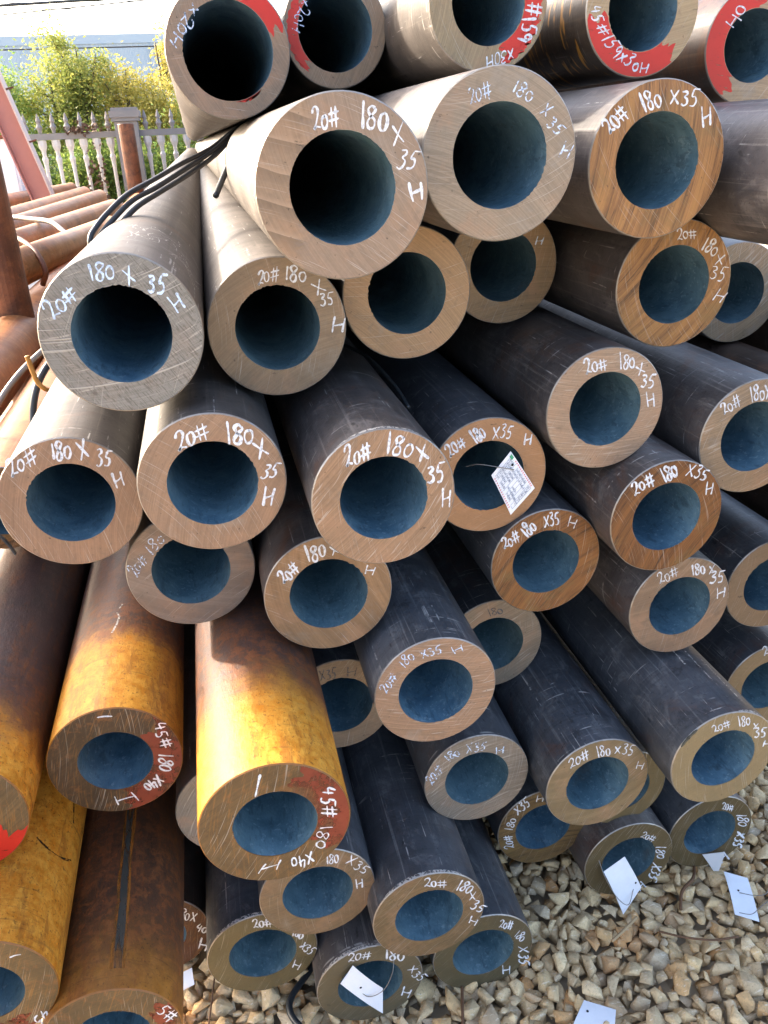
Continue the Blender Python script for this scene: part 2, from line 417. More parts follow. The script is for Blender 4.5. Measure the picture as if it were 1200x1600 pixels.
def mat_cut(name, col, ang, kind, seed):
    """saw-cut steel end: shallow arced saw lines, chatter bands, crossing scratches, stains, specks"""
    t = NT(name)
    o = t.obj()
    rr = math.radians(ang)
    r = random.Random(seed)
    sd = (seed * 1.37 % 5, seed * 2.1 % 5, seed * 0.77 % 5)

    def saw(da, sx, sz, curve):
        s = t.n('ShaderNodeSeparateXYZ')
        t.l(t.mapping(o, rot=(0, rr + da, 0)), s.inputs[0])
        z = t.math('ADD', s.outputs[2], t.math('MULTIPLY', t.math('MULTIPLY', s.outputs[0], s.outputs[0]), curve))
        cb = t.n('ShaderNodeCombineXYZ')
        t.l(s.outputs[0], cb.inputs[0])
        t.l(z, cb.inputs[2])
        return t.mapping(cb.outputs[0], scale=(sx, 1, sz), loc=sd)
    cv = r.choice((-1, 1)) * r.uniform(0.8, 2.2)
    fine = t.noise(saw(0, 9, 640, cv), 1.0, 3, 0.7)
    band = t.noise(saw(0.04, 3, 70, cv * 1.3), 1.0, 2, 0.5)
    scr = t.noise(saw(r.uniform(0.5, 1.2), 14, 900, -cv), 1.0, 2, 0.5)
    blot = t.noise(o, 15, 6, 0.66, seed * 3.1, 0.5)
    blot2 = t.noise(o, 48, 5, 0.66, seed * 1.9 + 4, 0.4)
    mott = t.noise(o, 260, 3, 0.6, seed * 1.3)
    speck = t.noise(o, 190, 2, 0.5, seed * 2.3)
    K = FACE_K
    base = lin(*col, K)
    kf, kb = {'fine': (0.20, 0.20), 'streak': (0.26, 0.18), 'rust': (0.38, 0.35), 'cross': (0.2, 0.12), 'steps': (0.15, 0.18), 'smooth': (0.07, 0.1), 'chat': (0.14, 0.5), 'ochre': (0.3, 0.35)}[kind]
    c = t.mix(t.step(fine, 0.3, 0.7), scl(base, 1 - kf), scl(base, 1 + kf * 0.9))
    c = t.mix(t.math('MULTIPLY', t.step(mott, 0.35, 0.7), 0.22), c, scl(base, 0.62))
    c = t.mix(t.math('MULTIPLY', t.step(band, 0.42, 0.58), kb), c, scl(base, 0.62 if kind != 'rust' else 0.45))
    if kind == 'rust':
        gold = t.noise(saw(0, 9, 120, cv), 1.0, 4, 0.7)
        c = t.mix(t.math('MULTIPLY', t.step(gold, 0.48, 0.64), 0.65), c, lin(min(col[0] * 1.12, 255), col[1] * 1.16, col[2] * 1.12, K))
        c = t.mix(t.math('MULTIPLY', t.step(gold, 0.46, 0.36), 0.8), c, lin(col[0] * 0.52, col[1] * 0.5, col[2] * 0.5, K))
        c = t.mix(t.math('MULTIPLY', t.step(blot, 0.5, 0.66), 0.55), c, lin(142, 114, 68, K))
    elif kind == 'ochre':
        sc = t.noise(saw(0.9, 26, 520, cv), 1.0, 3, 0.6)
        c = t.mix(t.math('MULTIPLY', t.step(sc, 0.52, 0.68), 0.5), c, lin(176, 122, 54, K))
        c = t.mix(t.math('MULTIPLY', t.step(blot, 0.44, 0.62), 0.65), c, scl(base, 0.45))
        c = t.mix(t.math('MULTIPLY', t.step(blot2, 0.54, 0.68), 0.5), c, lin(150, 96, 44, K))
    elif kind == 'smooth':
        c = t.mix(t.math('MULTIPLY', t.step(blot, 0.42, 0.7), 0.4), c, scl(base, 0.66))
        c = t.mix(t.math('MULTIPLY', t.step(blot2, 0.55, 0.7), 0.25), c, scl(base, 1.3))
    else:
        c = t.mix(t.math('MULTIPLY', t.step(blot, 0.46, 0.68), 0.12 if kind == 'cross' else 0.42), c, lin(196, 152, 118, K))
        c = t.mix(t.math('MULTIPLY', t.step(blot, 0.44, 0.30), 0.35), c, lin(168, 162, 152, K))
        c = t.mix(t.math('MULTIPLY', t.step(blot2, 0.54, 0.70), 0.4), c, lin(122, 108, 94, K))
    c = t.mix(t.math('MULTIPLY', t.step(scr, 0.62, 0.72), 0.4), c, lin(226, 218, 206, K))
    h = t.math('ADD', t.math('MULTIPLY', fine, 0.5), t.math('MULTIPLY', band, 1.4 if kind == 'chat' else 0.5))
    if kind in ('cross', 'streak'):
        fl = t.step(t.noise(saw(0.12, 22, 330, cv), 1.0, 2, 0.5), 0.60, 0.70)
        c = t.mix(t.math('MULTIPLY', fl, 0.42), c, lin(228, 220, 208, K))
        if kind == 'cross':
            n3 = t.noise(saw(-1.18, 60, 640, 0.0), 1.0, 2, 0.6)
            c = t.mix(t.math('MULTIPLY', t.step(n3, 0.5, 0.62), 0.55), c, lin(92, 86, 78, K))
            n4 = t.step(t.noise(saw(0.0, 3.5, 230, cv), 1.0, 2, 0.5), 0.62, 0.66)
            c = t.mix(t.math('MULTIPLY', n4, 0.6), c, lin(222, 216, 204, K))
            h = t.math('ADD', h, t.math('ADD', n4, t.math('MULTIPLY', n3, 0.6)))
    if kind == 'steps':
        vs = t.mapping(o, rot=(0, math.radians(-8), 0))
        wv = t.n('ShaderNodeTexWave', wave_type='BANDS', bands_direction='Z', wave_profile='SAW')
        wv.inputs['Scale'].default_value = 11.5
        wv.inputs['Distortion'].default_value = 2.2
        wv.inputs['Detail'].default_value = 2.0
        wv.inputs['Detail Scale'].default_value = 0.8
        t.l(vs, wv.inputs['Vector'])
        sx = t.n('ShaderNodeSeparateXYZ')
        t.l(o, sx.inputs[0])
        xe = t.math('ADD', sx.outputs[0], t.math('MULTIPLY', t.math('SUBTRACT', blot2, 0.5), 0.02))
        msk = t.step(xe, -0.030, -0.048)
        sa = t.math('MULTIPLY', wv.outputs['Fac'], msk)
        h = t.math('ADD', h, t.math('MULTIPLY', sa, 10.0))
        c = t.mix(t.math('MULTIPLY', t.math('MULTIPLY', t.step(wv.outputs['Fac'], 0.35, 1.0), msk), 0.55), c, scl(base, 0.5))
        c = t.mix(t.math('MULTIPLY', t.math('MULTIPLY', t.step(wv.outputs['Fac'], 0.25, 0.0), msk), 0.6), c, scl(base, 1.35))
    c = t.mix(t.math('MULTIPLY', t.step(speck, 0.67, 0.72), 0.6), c, lin(64, 56, 46, K))
    dm = t.step(t.noise(t.mapping(o, rot=(0, 0.6, 0), scale=(34, 1, 80)), 1.0, 5, 0.7, seed * 5.3), 0.64, 0.72)
    c = t.mix(t.math('MULTIPLY', dm, 0.7), c, lin(66, 58, 50, K))
    rough = t.math('ADD', t.math('MULTIPLY', fine, 0.2), 0.40)
    return t.fin(c, rough, 0.12 if kind not in ('rust', 'ochre') else 0.04, t.bump(h, 0.4, 0.0009), 0.42)


def mat_bore():
    t = NT('bore_scale')
    o = t.obj()
    w = t.rnd()
    oi = t.n('ShaderNodeObjectInfo')
    n1 = t.noise(o, 24, 6, 0.68, w, 0.5)
    n2 = t.noise(o, 150, 4, 0.65, w)
    n3 = t.noise(t.mapping(o, scale=(1, 0.4, 1)), 60, 4, 0.65, w, 0.4)
    n4 = t.noise(t.mapping(o, scale=(1, 0.25, 1)), 230, 2, 0.5, w)
    a = t.mix(oi.outputs['Random'], (0.050, 0.118, 0.185, 1), (0.068, 0.138, 0.170, 1))
    e = t.mix(oi.outputs['Random'], (0.125, 0.230, 0.305, 1), (0.145, 0.235, 0.270, 1))
    c = t.mix(t.step(n1, 0.3, 0.7), a, e)
    c = t.mix(t.math('MULTIPLY', t.step(n3, 0.56, 0.66), 0.4), c, (0.022, 0.042, 0.065, 1))
    c = t.mix(t.math('MULTIPLY', t.step(n2, 0.55, 0.66), 0.55), c, (0.24, 0.34, 0.39, 1))
    c = t.mix(t.math('MULTIPLY', t.step(n4, 0.60, 0.66), 0.3), c, (0.025, 0.04, 0.055, 1))
    rm = t.step(t.noise(o, 11, 5, 0.7, w), 0.60, 0.74)
    c = t.mix(t.math('MULTIPLY', rm, 0.45), c, (0.13, 0.10, 0.075, 1))
    return t.fin(c, t.math('ADD', t.math('MULTIPLY', n2, 0.25), 0.36), 0.1, t.bump(t.math('ADD', t.math('MULTIPLY', n2, 0.6), n3), 0.5, 0.003), 0.5)


def mat_outer(name, base, dust, rustamt=0.1, rough=0.42, scratch=0.5, rustc=(120, 72, 38), specks=None, spec=0.42):
    """mill-scale shell: mottled scale, rolling marks, scuffs along and across, rust bloom"""
    t = NT(name)
    o = t.obj()
    w = t.rnd()
    n1 = t.noise(o, 9, 5, 0.6, w, 0.4)
    n2 = t.noise(o, 30, 5, 0.65, w, 0.6)
    n3 = t.noise(o, 210, 3, 0.6, w)
    pa = t.noise(t.mapping(o, scale=(1, 0.6, 1), loc=(3.1, 1.7, 5.2)), 26, 7, 0.74, w, 0.9)
    lng = t.noise(t.mapping(o, scale=(170, 3.0, 170)), 1.0, 4, 0.65, w)
    rng = t.noise(t.mapping(o, scale=(3, 75, 3), rot=(0.25, 0, 0.2)), 1.0, 3, 0.65, w)
    c = t.mix(t.step(n1, 0.28, 0.72), scl(base, 0.62), scl(base, 1.4))
    c = t.mix(t.math('MULTIPLY', t.step(pa, 0.50, 0.66), 0.45), c, dust)
    c = t.mix(t.math('MULTIPLY', t.step(pa, 0.44, 0.36), 0.65), c, scl(base, 0.5))
    c = t.mix(t.math('MULTIPLY', t.step(lng, 0.56, 0.68), 0.55), c, dust)
    c = t.mix(t.math('MULTIPLY', t.step(lng, 0.44, 0.32), 0.4), c, scl(base, 0.6))
    c = t.mix(t.math('MULTIPLY', t.step(rng, 0.52, 0.68), 0.35), c, scl(base, 0.55))
    rm = t.step(t.noise(o, 6, 6, 0.72, w, 0.7), 0.62 - 0.3 * rustamt, 0.78 - 0.25 * rustamt)
    c = t.mix(t.math('MULTIPLY', rm, min(1.0, rustamt * 1.8)), c, lin(*rustc, 0.7))
    c = t.mix(t.math('MULTIPLY', t.step(n3, 0.58, 0.70), 0.5), c, scl(base, 0.4))
    # dark pits and pale rub marks
    pit = t.step(t.noise(t.mapping(o, scale=(1, 0.5, 1)), 75, 2, 0.5, w), 0.68, 0.74)
    c = t.mix(t.math('MULTIPLY', pit, 0.7), c, scl(base, 0.3))
    s1 = t.step(t.noise(t.mapping(o, scale=(260, 9, 260), rot=(0, 0, 0.35)), 1.0, 2, 0.5, w), 0.64, 0.72)
    s2 = t.step(t.noise(t.mapping(o, scale=(8, 210, 8), rot=(0.5, 0, 0.9)), 1.0, 2, 0.5, w), 0.64, 0.72)
    ms = t.math('MULTIPLY', t.math('MAXIMUM', s1, s2), t.step(n2, 0.47, 0.56))
    c = t.mix(t.math('MULTIPLY', ms, scratch), c, lin(196, 192, 186, 0.75))
    if specks:
        sp = t.step(t.noise(t.mapping(o, scale=(26, 120, 26)), 1.0, 2, 0.5, w), 0.57, 0.64)
        c = t.mix(t.math('MULTIPLY', sp, 0.8), c, lin(*specks, 0.7))
    rg = t.math('ADD', t.math('MULTIPLY', pa, 0.35), rough - 0.14)
    hh = t.math('ADD', t.math('ADD', t.math('MULTIPLY', n3, 0.4), n2), t.math('MULTIPLY', rng, 0.5))
    return t.fin(c, rg, 0.0, t.bump(hh, 0.32, 0.002), spec)


def mat_yellow(name, start, reach, old=(74, 62, 58), rust=0.7):
    """pipe end carrying a rough yellow-ochre rust coat that breaks up into bare brown steel along its length"""
    t = NT(name)
    o = t.obj()
    w = t.rnd()
    s = t.n('ShaderNodeSeparateXYZ')
    t.l(o, s.inputs[0])
    n1 = t.noise(o, 13, 7, 0.72, w, 0.6)
    n2 = t.noise(o, 70, 6, 0.7, w, 0.3)
    n3 = t.noise(t.mapping(o, scale=(60, 14, 60), rot=(0.3, 0, 0.6)), 1.0, 5, 0.72, w)
    n4 = t.noise(o, 240, 3, 0.65, w)
    s1 = t.step(t.noise(t.mapping(o, scale=(14, 190, 14), rot=(0.6, 0.2, 0.8)), 1.0, 3, 0.6, w), 0.58, 0.70)
    y = t.math('ADD', s.outputs[1], t.math('MULTIPLY', t.math('SUBTRACT', n1, 0.5), 0.24))
    y = t.math('ADD', y, t.math('MULTIPLY', t.math('SUBTRACT', n2, 0.5), 0.14))
    m = t.step(y, start + reach, start)
    mr = t.step(y, start + reach * 2.6 + 0.06, start + reach * 0.5)
    ye = t.mix(t.step(n2, 0.32, 0.68), lin(206, 130, 34, 0.74), lin(234, 170, 66, 0.76))
    ye = t.mix(t.math('MULTIPLY', t.step(n3, 0.50, 0.64), 0.65), ye, lin(168, 106, 42, 0.68))
    ye = t.mix(t.math('MULTIPLY', t.step(n4, 0.57, 0.67), 0.6), ye, lin(92, 60, 32, 0.6))
    ye = t.mix(t.math('MULTIPLY', t.step(n1, 0.58, 0.70), 0.5), ye, lin(120, 76, 36, 0.6))
    ru = t.mix(t.step(n2, 0.35, 0.65), lin(128, 72, 40, 0.6), lin(176, 108, 58, 0.62))
    br = t.mix(t.step(n1, 0.3, 0.7), lin(*old, 0.5), lin(old[0] * 1.3, old[1] * 1.2, old[2] * 1.15, 0.5))
    br = t.mix(t.math('MULTIPLY', t.step(n3, 0.50, 0.66), 0.6), br, lin(146, 90, 52, 0.55))
    br = t.mix(t.math('MULTIPLY', t.step(n4, 0.57, 0.68), 0.5), br, lin(70, 54, 46, 0.5))
    c = t.mix(t.math('MULTIPLY', t.math('MULTIPLY', mr, t.step(n2, 0.40, 0.60)), rust), br, ru)
    c = t.mix(m, c, ye)
    c = t.mix(t.math('MULTIPLY', s1, 0.4), c, lin(92, 66, 44, 0.6))
    return t.fin(c, t.math('ADD', t.math('MULTIPLY', n2, 0.3), 0.38), 0.0, t.bump(t.math('ADD', t.math('ADD', n2, n3), t.math('MULTIPLY', n4, 0.4)), 0.4, 0.0025), 0.32)


def mat_chalk(name, col, wear):
    t = NT(name)
    o = t.obj()
    n = t.noise(o, 260, 3, 0.6, t.rnd())
    t.fin(col, 0.85, 0.0, None, 0.2)
    tr = t.n('ShaderNodeBsdfTransparent')
    mx = t.n('ShaderNodeMixShader')
    t.l(t.math('MULTIPLY', t.step(n, 0.46, 0.62), wear), mx.inputs[0])
    t.l(t.b.outputs[0], mx.inputs[1])
    t.l(tr.outputs[0], mx.inputs[2])
    t.l(mx.outputs[0], t.out.inputs[0])
    return t.m


def mat_worn(name, col, wear, scale=60.0, stretch=(1, 1, 1), rough=0.5, var=0.3, lo=0.42, hi=0.62):
    """paint or dirt layer with bare gaps where the surface under it shows"""
    t = NT(name)
    o = t.obj()
    w = t.rnd()
    n = t.noise(t.mapping(o, scale=stretch), scale, 5, 0.65, w)
    n2 = t.noise(o, 30, 4, 0.6, w)
    t.fin(t.mix(n2, scl(col, 1 - var), scl(col, 1 + var)), rough, 0.0, None, 0.4)
    tr = t.n('ShaderNodeBsdfTransparent')
    mx = t.n('ShaderNodeMixShader')
    t.l(t.math('MULTIPLY', t.step(n, lo, hi), wear), mx.inputs[0])
    t.l(t.b.outputs[0], mx.inputs[1])
    t.l(tr.outputs[0], mx.inputs[2])
    t.l(mx.outputs[0], t.out.inputs[0])
    return t.m


M_BORE = mat_bore()
M_EDGE = mat_plain('worn_edge_steel', (0.34, 0.31, 0.27, 1), 0.35, 0.5, 0.35, 60, 0.2)
M_EDGE_Y = mat_plain('worn_edge_ochre', lin(170, 110, 40, 0.6), 0.5, 0.0, 0.4, 60, 0.2)
M_OUT = {
    'grey': mat_outer('mill_scale_grey', lin(92, 88, 86, 0.6), lin(140, 132, 124, 0.52), 0.15, 0.5, 0.8, spec=0.35),
    'dusty': mat_outer('mill_scale_dusty', lin(96, 88, 82, 0.6), lin(142, 132, 122, 0.48), 0.2, 0.55, 0.7, spec=0.3),
    'slate': mat_outer('mill_scale_slate', lin(96, 91, 90, 0.72), lin(166, 158, 152, 0.62), 0.3, 0.42, 0.8),
    'blue': mat_outer('mill_scale_blue', lin(84, 87, 92, 0.74), lin(156, 156, 156, 0.62), 0.24, 0.42, 0.9),
    'brown': mat_outer('mill_scale_brown', lin(86, 70, 60, 0.6), lin(128, 104, 84, 0.6), 0.4, 0.45, 0.3),
    'rust': mat_outer('rusty_shell', lin(176, 112, 62, 0.72), lin(204, 150, 100, 0.68), 0.5, 0.5, 0.15, (150, 88, 42)),
    'flecked': mat_outer('mill_scale_flecked', lin(78, 66, 56, 0.6), lin(110, 92, 74, 0.6), 0.2, 0.42, 0.2, (120, 72, 38), (206, 146, 52)),
}
M_RED = mat_worn('red_paint', lin(206, 44, 30, 0.78), 0.9, 1.0, (45, 1, 260), 0.45, 0.2, 0.60, 0.68)
M_OLDRED = mat_worn('faded_red_paint', lin(126, 48, 28, 0.75), 0.85, 34.0, (1, 1, 1), 0.5, 0.4, 0.44, 0.66)
M_CHALK = mat_chalk('white_marker', (0.64, 0.67, 0.72, 1), 0.35)
M_CHALK_BLUE = mat_chalk('light_blue_marker', (0.55, 0.68, 0.88, 1), 0.45)
M_CHALK_FAINT = mat_chalk('faded_blue_chalk', (0.52, 0.62, 0.78, 1), 0.95)
M_CHALK_DARK = mat_chalk('dark_grey_marker', (0.10, 0.10, 0.11, 1), 0.8)

# ------------------------------------------------------------------ ground and gravel
rng = random.Random(7)
nrg = np.random.default_rng(11)


def mat_ground():
    t = NT('packed_gravel_ground')
    o = t.obj()
    v = t.n('ShaderNodeTexVoronoi')
    v.inputs['Scale'].default_value = 26
    t.l(o, v.inputs['Vector'])
    n = t.noise(o, 0.6, 5, 0.6)
    c = t.mix(v.outputs['Color'], lin(176, 162, 136, 0.85), lin(204, 186, 158, 0.9))
    c = t.mix(t.math('MULTIPLY', n, 0.5), c, lin(176, 154, 122, 0.75))
    return t.fin(c, 0.9, 0.0, t.bump(v.outputs['Distance'], 0.6, 0.02))


M_GROUND = mat_ground()
g = 260.0
ground = mesh_obj('ground', [(-g, -g, 0), (g, -g, 0), (g, g, 0), (-g, g, 0)], [(0, 1, 2, 3)], M_GROUND)
tag(ground, kind='structure')


def gravel_h(x, y):
    h = 0.012
    h += 0.055 * math.exp(-((x - 0.50) ** 2 + (y - 1.25) ** 2) / 0.035)
    h += 0.045 * math.exp(-((x + 0.12) ** 2 + (y - 1.10) ** 2) / 0.03)
    h += 0.016 * math.exp(-((x - 0.95) ** 2 + (y - 1.2) ** 2) / 0.12)
    h += 0.006 * math.sin(x * 9 + 1.3) * math.cos(y * 11)
    return h


def mat_gravel():
    t = NT('crushed_gravel')
    o = t.obj()
    ge = t.n('ShaderNodeNewGeometry')
    r = ge.outputs['Random Per Island']
    c = t.ramp(r, [(0.0, lin(196, 176, 144, 1)), (0.15, lin(212, 192, 158, 1)), (0.3, lin(190, 174, 148, 1)), (0.45, lin(218, 194, 154, 1)),
                   (0.58, lin(178, 168, 152, 1)), (0.7, lin(226, 208, 174, 1)), (0.82, lin(202, 180, 142, 1)), (0.93, lin(208, 162, 112, 1)), (1.0, lin(168, 156, 138, 1))])
    c = t.mix(1.0, c, (1.0, 0.93, 0.80, 1.0), 'MULTIPLY')
    n1 = t.noise(o, 90, 6, 0.7, None, 0.6)
    n2 = t.noise(o, 300, 4, 0.65)
    n3 = t.noise(t.mapping(o, rot=(0.4, 0.9, 0.3), scale=(60, 260, 110)), 1.0, 3, 0.6)
    c = t.mix(t.math('MULTIPLY', t.step(n1, 0.46, 0.64), 0.45), c, lin(164, 142, 110, 0.9))
    c = t.mix(t.math('MULTIPLY', t.step(n3, 0.58, 0.68), 0.5), c, lin(236, 224, 200, 0.95))
    c = t.mix(t.math('MULTIPLY', t.step(n2, 0.56, 0.68), 0.45), c, lin(126, 110, 86, 0.9))
    return t.fin(c, 0.82, 0.0, t.bump(t.math('ADD', n1, t.math('MULTIPLY', n2, 0.5)), 0.55, 0.004), 0.3)


def stone_templates(k):
    out = []
    for i in range(k):
        bm = bmesh.new()
        ax = (1.0, nrg.uniform(0.62, 0.95), nrg.uniform(0.5, 0.82))
        n = int(nrg.integers(9, 14))
        for _ in range(n):
            p = nrg.normal(size=3)
            p /= np.linalg.norm(p)
            p = np.sign(p) * np.abs(p) ** 0.8
            s = nrg.uniform(0.88, 1.18)
            bm.verts.new((p[0] * ax[0] * s, p[1] * ax[1] * s, p[2] * ax[2] * s))
        bmesh.ops.convex_hull(bm, input=bm.verts)
        for v_ in [v_ for v_ in bm.verts if not v_.link_faces]:
            bm.verts.remove(v_)
        bmesh.ops.dissolve_limit(bm, angle_limit=math.radians(16), verts=bm.verts, edges=bm.edges)
        bmesh.ops.bevel(bm, geom=list(bm.edges), offset=0.022, segments=1, affect='EDGES', clamp_overlap=True)
        bmesh.ops.triangulate(bm, faces=bm.faces)
        bm.verts.ensure_lookup_table()
        out.append((np.array([v_.co[:] for v_ in bm.verts]), np.array([[q.index for q in f.verts] for f in bm.faces])))
        bm.free()
    return out


def build_gravel():
    tm = stone_templates(26)
    cell = 0.03
    grid = {}
    pts = []

    def want(x, y):
        if y > 1.45 and x < 0.75: return False
        if x < -0.45: return y < 1.3
        return True
    # lower layer: loose hexagonal packing that hides the soil
    yy, row = 0.42, 0
    while yy < 2.1:
        xx = -0.75 + (0.0135 if row % 2 else 0)
        while xx < 1.95:
            x, y = xx + rng.uniform(-.006, .006), yy + rng.uniform(-.006, .006)
            if want(x, y):
                pts.append((x, y, gravel_h(x, y) + rng.uniform(-0.002, 0.007), rng.uniform(0.0145, 0.0185)))
            xx += 0.027
        yy += 0.0235
        row += 1
    # upper layer: big stones first, smaller ones fill the gaps
    grid = {}
    for (tries, rmin, rmax, lift) in ((2600, 0.019, 0.023, 0.016), (9000, 0.0155, 0.019, 0.015), (26000, 0.012, 0.0155, 0.015), (40000, 0.008, 0.012, 0.017)):
        for _ in range(tries):
            x = rng.uniform(-0.75, 1.95)
            y = rng.uniform(0.42, 2.1)
            if not want(x, y): continue
            r = rng.uniform(rmin, rmax)
            gi, gj = int(math.floor(x / cell)), int(math.floor(y / cell))
            ok = True
            for a in range(gi - 2, gi + 3):
                for b in range(gj - 2, gj + 3):
                    for (px, py, pr) in grid.get((a, b), ()):
                        if (px - x) ** 2 + (py - y) ** 2 < ((pr + r) * 0.82) ** 2:
                            ok = False
                            break
                    if not ok: break
                if not ok: break
            if ok:
                grid.setdefault((gi, gj), []).append((x, y, r))
                pts.append((x, y, gravel_h(x, y) + lift + rng.uniform(-0.005, 0.006), r))
    V, F, off = [], [], 0
    for (x, y, z, r) in pts:
        v, f = tm[rng.randrange(len(tm))]
        e = Euler((rng.uniform(-0.5, 0.5), rng.uniform(-0.5, 0.5), rng.uniform(0, 6.28)))
        R = np.array(e.to_matrix())
        V.append((v * r * 1.12) @ R.T + np.array((x, y, z)))
        F.append(f + off)
        off += len(v)
    V = np.concatenate(V)
    F = np.concatenate(F)
    me = bpy.data.meshes.new('gravel')
    me.vertices.add(len(V))
    me.vertices.foreach_set('co', V.ravel().astype(np.float32))
    me.loops.add(F.size)
    me.loops.foreach_set('vertex_index', F.ravel().astype(np.int32))
    me.polygons.add(len(F))
    me.polygons.foreach_set('loop_start', np.arange(0, F.size, 3, dtype=np.int32))
    me.polygons.foreach_set('loop_total', np.full(len(F), 3, dtype=np.int32))
    me.update(calc_edges=True)
    me.materials.append(mat_gravel())
    o = bpy.data.objects.new('gravel', me)
    COL.objects.link(o)
    tag(o, 'bed of crushed tan and grey gravel in front of the pipe pile', 'gravel', kind='stuff')
    print('gravel stones', len(pts), 'tris', len(F))


build_gravel()

# ------------------------------------------------------------------ pipes
SEG = 96


def pipe_shell_mesh(ro, ri, L, seed):
    """outer shell with softened front edge and a closed rear ring"""
    r = random.Random(seed)
    vs, fs = [], []
    ys = [0.0016, 0.02, L * 0.25, L * 0.6, L]
    for i, y in enumerate(ys):
        for k in range(SEG):
            a = 2 * math.pi * k / SEG
            rr = ro + (0.0 if i == 0 else 0.0)
            vs.append((rr * math.cos(a), y, rr * math.sin(a)))
    for k in range(SEG):
        a = 2 * math.pi * k / SEG
        vs.append((ri * math.cos(a), L, ri * math.sin(a)))
    n = len(ys)
    for i in range(n - 1):
        for k in range(SEG):
            k2 = (k + 1) % SEG
            fs.append((i * SEG + k, (i + 1) * SEG + k, (i + 1) * SEG + k2, i * SEG + k2))
    nf = len(fs)
    for k in range(SEG):
        k2 = (k + 1) % SEG
        fs.append(((n - 1) * SEG + k, n * SEG + k, n * SEG + k2, (n - 1) * SEG + k2))
    return vs, fs, nf


def cut_end_mesh(ro, ri, seed):
    r = random.Random(seed)
    N = SEG * 2
    vs, fs, mi = [], [], []
    jag0 = r.uniform(0, 6.28)
    jw = r.uniform(0.3, 0.9)
    rin, rout = [], []
    for k in range(N):
        a = 2 * math.pi * k / N
        da = abs((a - jag0 + math.pi) % (2 * math.pi) - math.pi)
        burr = (0.0011 if da < jw else 0.00025)
        rin.append(ri + r.uniform(-burr, burr * 0.5))
        rout.append(ro - 0.0013 + r.uniform(-0.0004, 0.0002))
    for k in range(N):
        a = 2 * math.pi * k / N
        c, s = math.cos(a), math.sin(a)
        vs.append((rin[k] * c, 0, rin[k] * s))
        vs.append((rout[k] * c, 0, rout[k] * s))
        vs.append((ro * c, 0.0016, ro * s))
        vs.append((ri * c * 1.004, 0.0014, ri * s * 1.004))
    for k in range(N):
        p, q = 4 * k, 4 * ((k + 1) % N)
        fs.append((p, p + 1, q + 1, q)); mi.append(0)
        fs.append((p + 1, p + 2, q + 2, q + 1)); mi.append(1)
        fs.append((p + 3, p, q, q + 3)); mi.append(1)
    return vs, fs, mi


def bore_mesh(ri, L):
    vs, fs = [], []
    ys = [0.0012, 0.05, 0.15, 0.4, 1.0, L]
    for y in ys:
        for k in range(SEG):
            a = 2 * math.pi * k / SEG
            vs.append((ri * 1.004 * math.cos(a), y, ri * 1.004 * math.sin(a)))
    for i in range(len(ys) - 1):
        for k in range(SEG):
            k2 = (k + 1) % SEG
            fs.append((i * SEG + k, i * SEG + k2, (i + 1) * SEG + k2, (i + 1) * SEG + k))
    return vs, fs


GLYPH = {
    '2': (0.62, [[(.02, .66), (.14, .90), (.34, .96), (.46, .78), (.38, .48), (.16, .06), (.10, -.04), (.26, .08), (.56, .02)]]),
    '0': (0.52, [[(.26, .72), (.08, .60), (.02, .28), (.14, .02), (.32, .06), (.42, .36), (.36, .64), (.22, .72)]]),
    '#': (0.86, [[(.26, .98), (.20, .04)], [(.56, 1.0), (.50, -.02)], [(.02, .66), (.78, .76)], [(.0, .32), (.76, .42)]]),
    '1': (0.36, [[(.12, 1.02), (.16, .5), (.20, -.04)]]),
    '8': (0.56, [[(.44, .90), (.26, 1.0), (.10, .84), (.20, .60), (.40, .36), (.34, .04), (.14, .0), (.06, .24), (.26, .54), (.46, .80), (.42, .94)]]),
    'X': (0.74, [[(.06, .92), (.34, .44), (.62, .06)], [(.60, 1.0), (.34, .48), (.08, -.02)]]),
    'x': (0.60, [[(.06, .66), (.28, .36), (.48, .06)], [(.48, .70), (.26, .36), (.06, .0)]]),
    '3': (0.58, [[(.08, .92), (.34, .98), (.40, .80), (.22, .58), (.40, .44), (.42, .18), (.24, .0), (.04, .08)]]),
    '5': (0.64, [[(.22, .94), (.14, .56), (.34, .54), (.44, .30), (.32, .04), (.06, .02)], [(.22, .96), (.62, 1.0)]]),
    'H': (0.70, [[(.08, 1.0), (.10, .5), (.12, .0)], [(.12, .42), (.36, .48), (.58, .56)], [(.60, .92), (.58, .5), (.56, .02)]]),
    '4': (0.62, [[(.22, .96), (.04, .44), (.50, .50)], [(.42, .84), (.34, .0)]]),
    '9': (0.54, [[(.42, .74), (.24, .98), (.06, .78), (.18, .52), (.42, .70), (.40, .36), (.32, .0)]]),
    '-': (1.0, [[(.0, .5), (.5, .56), (1.0, .5)]]),
}


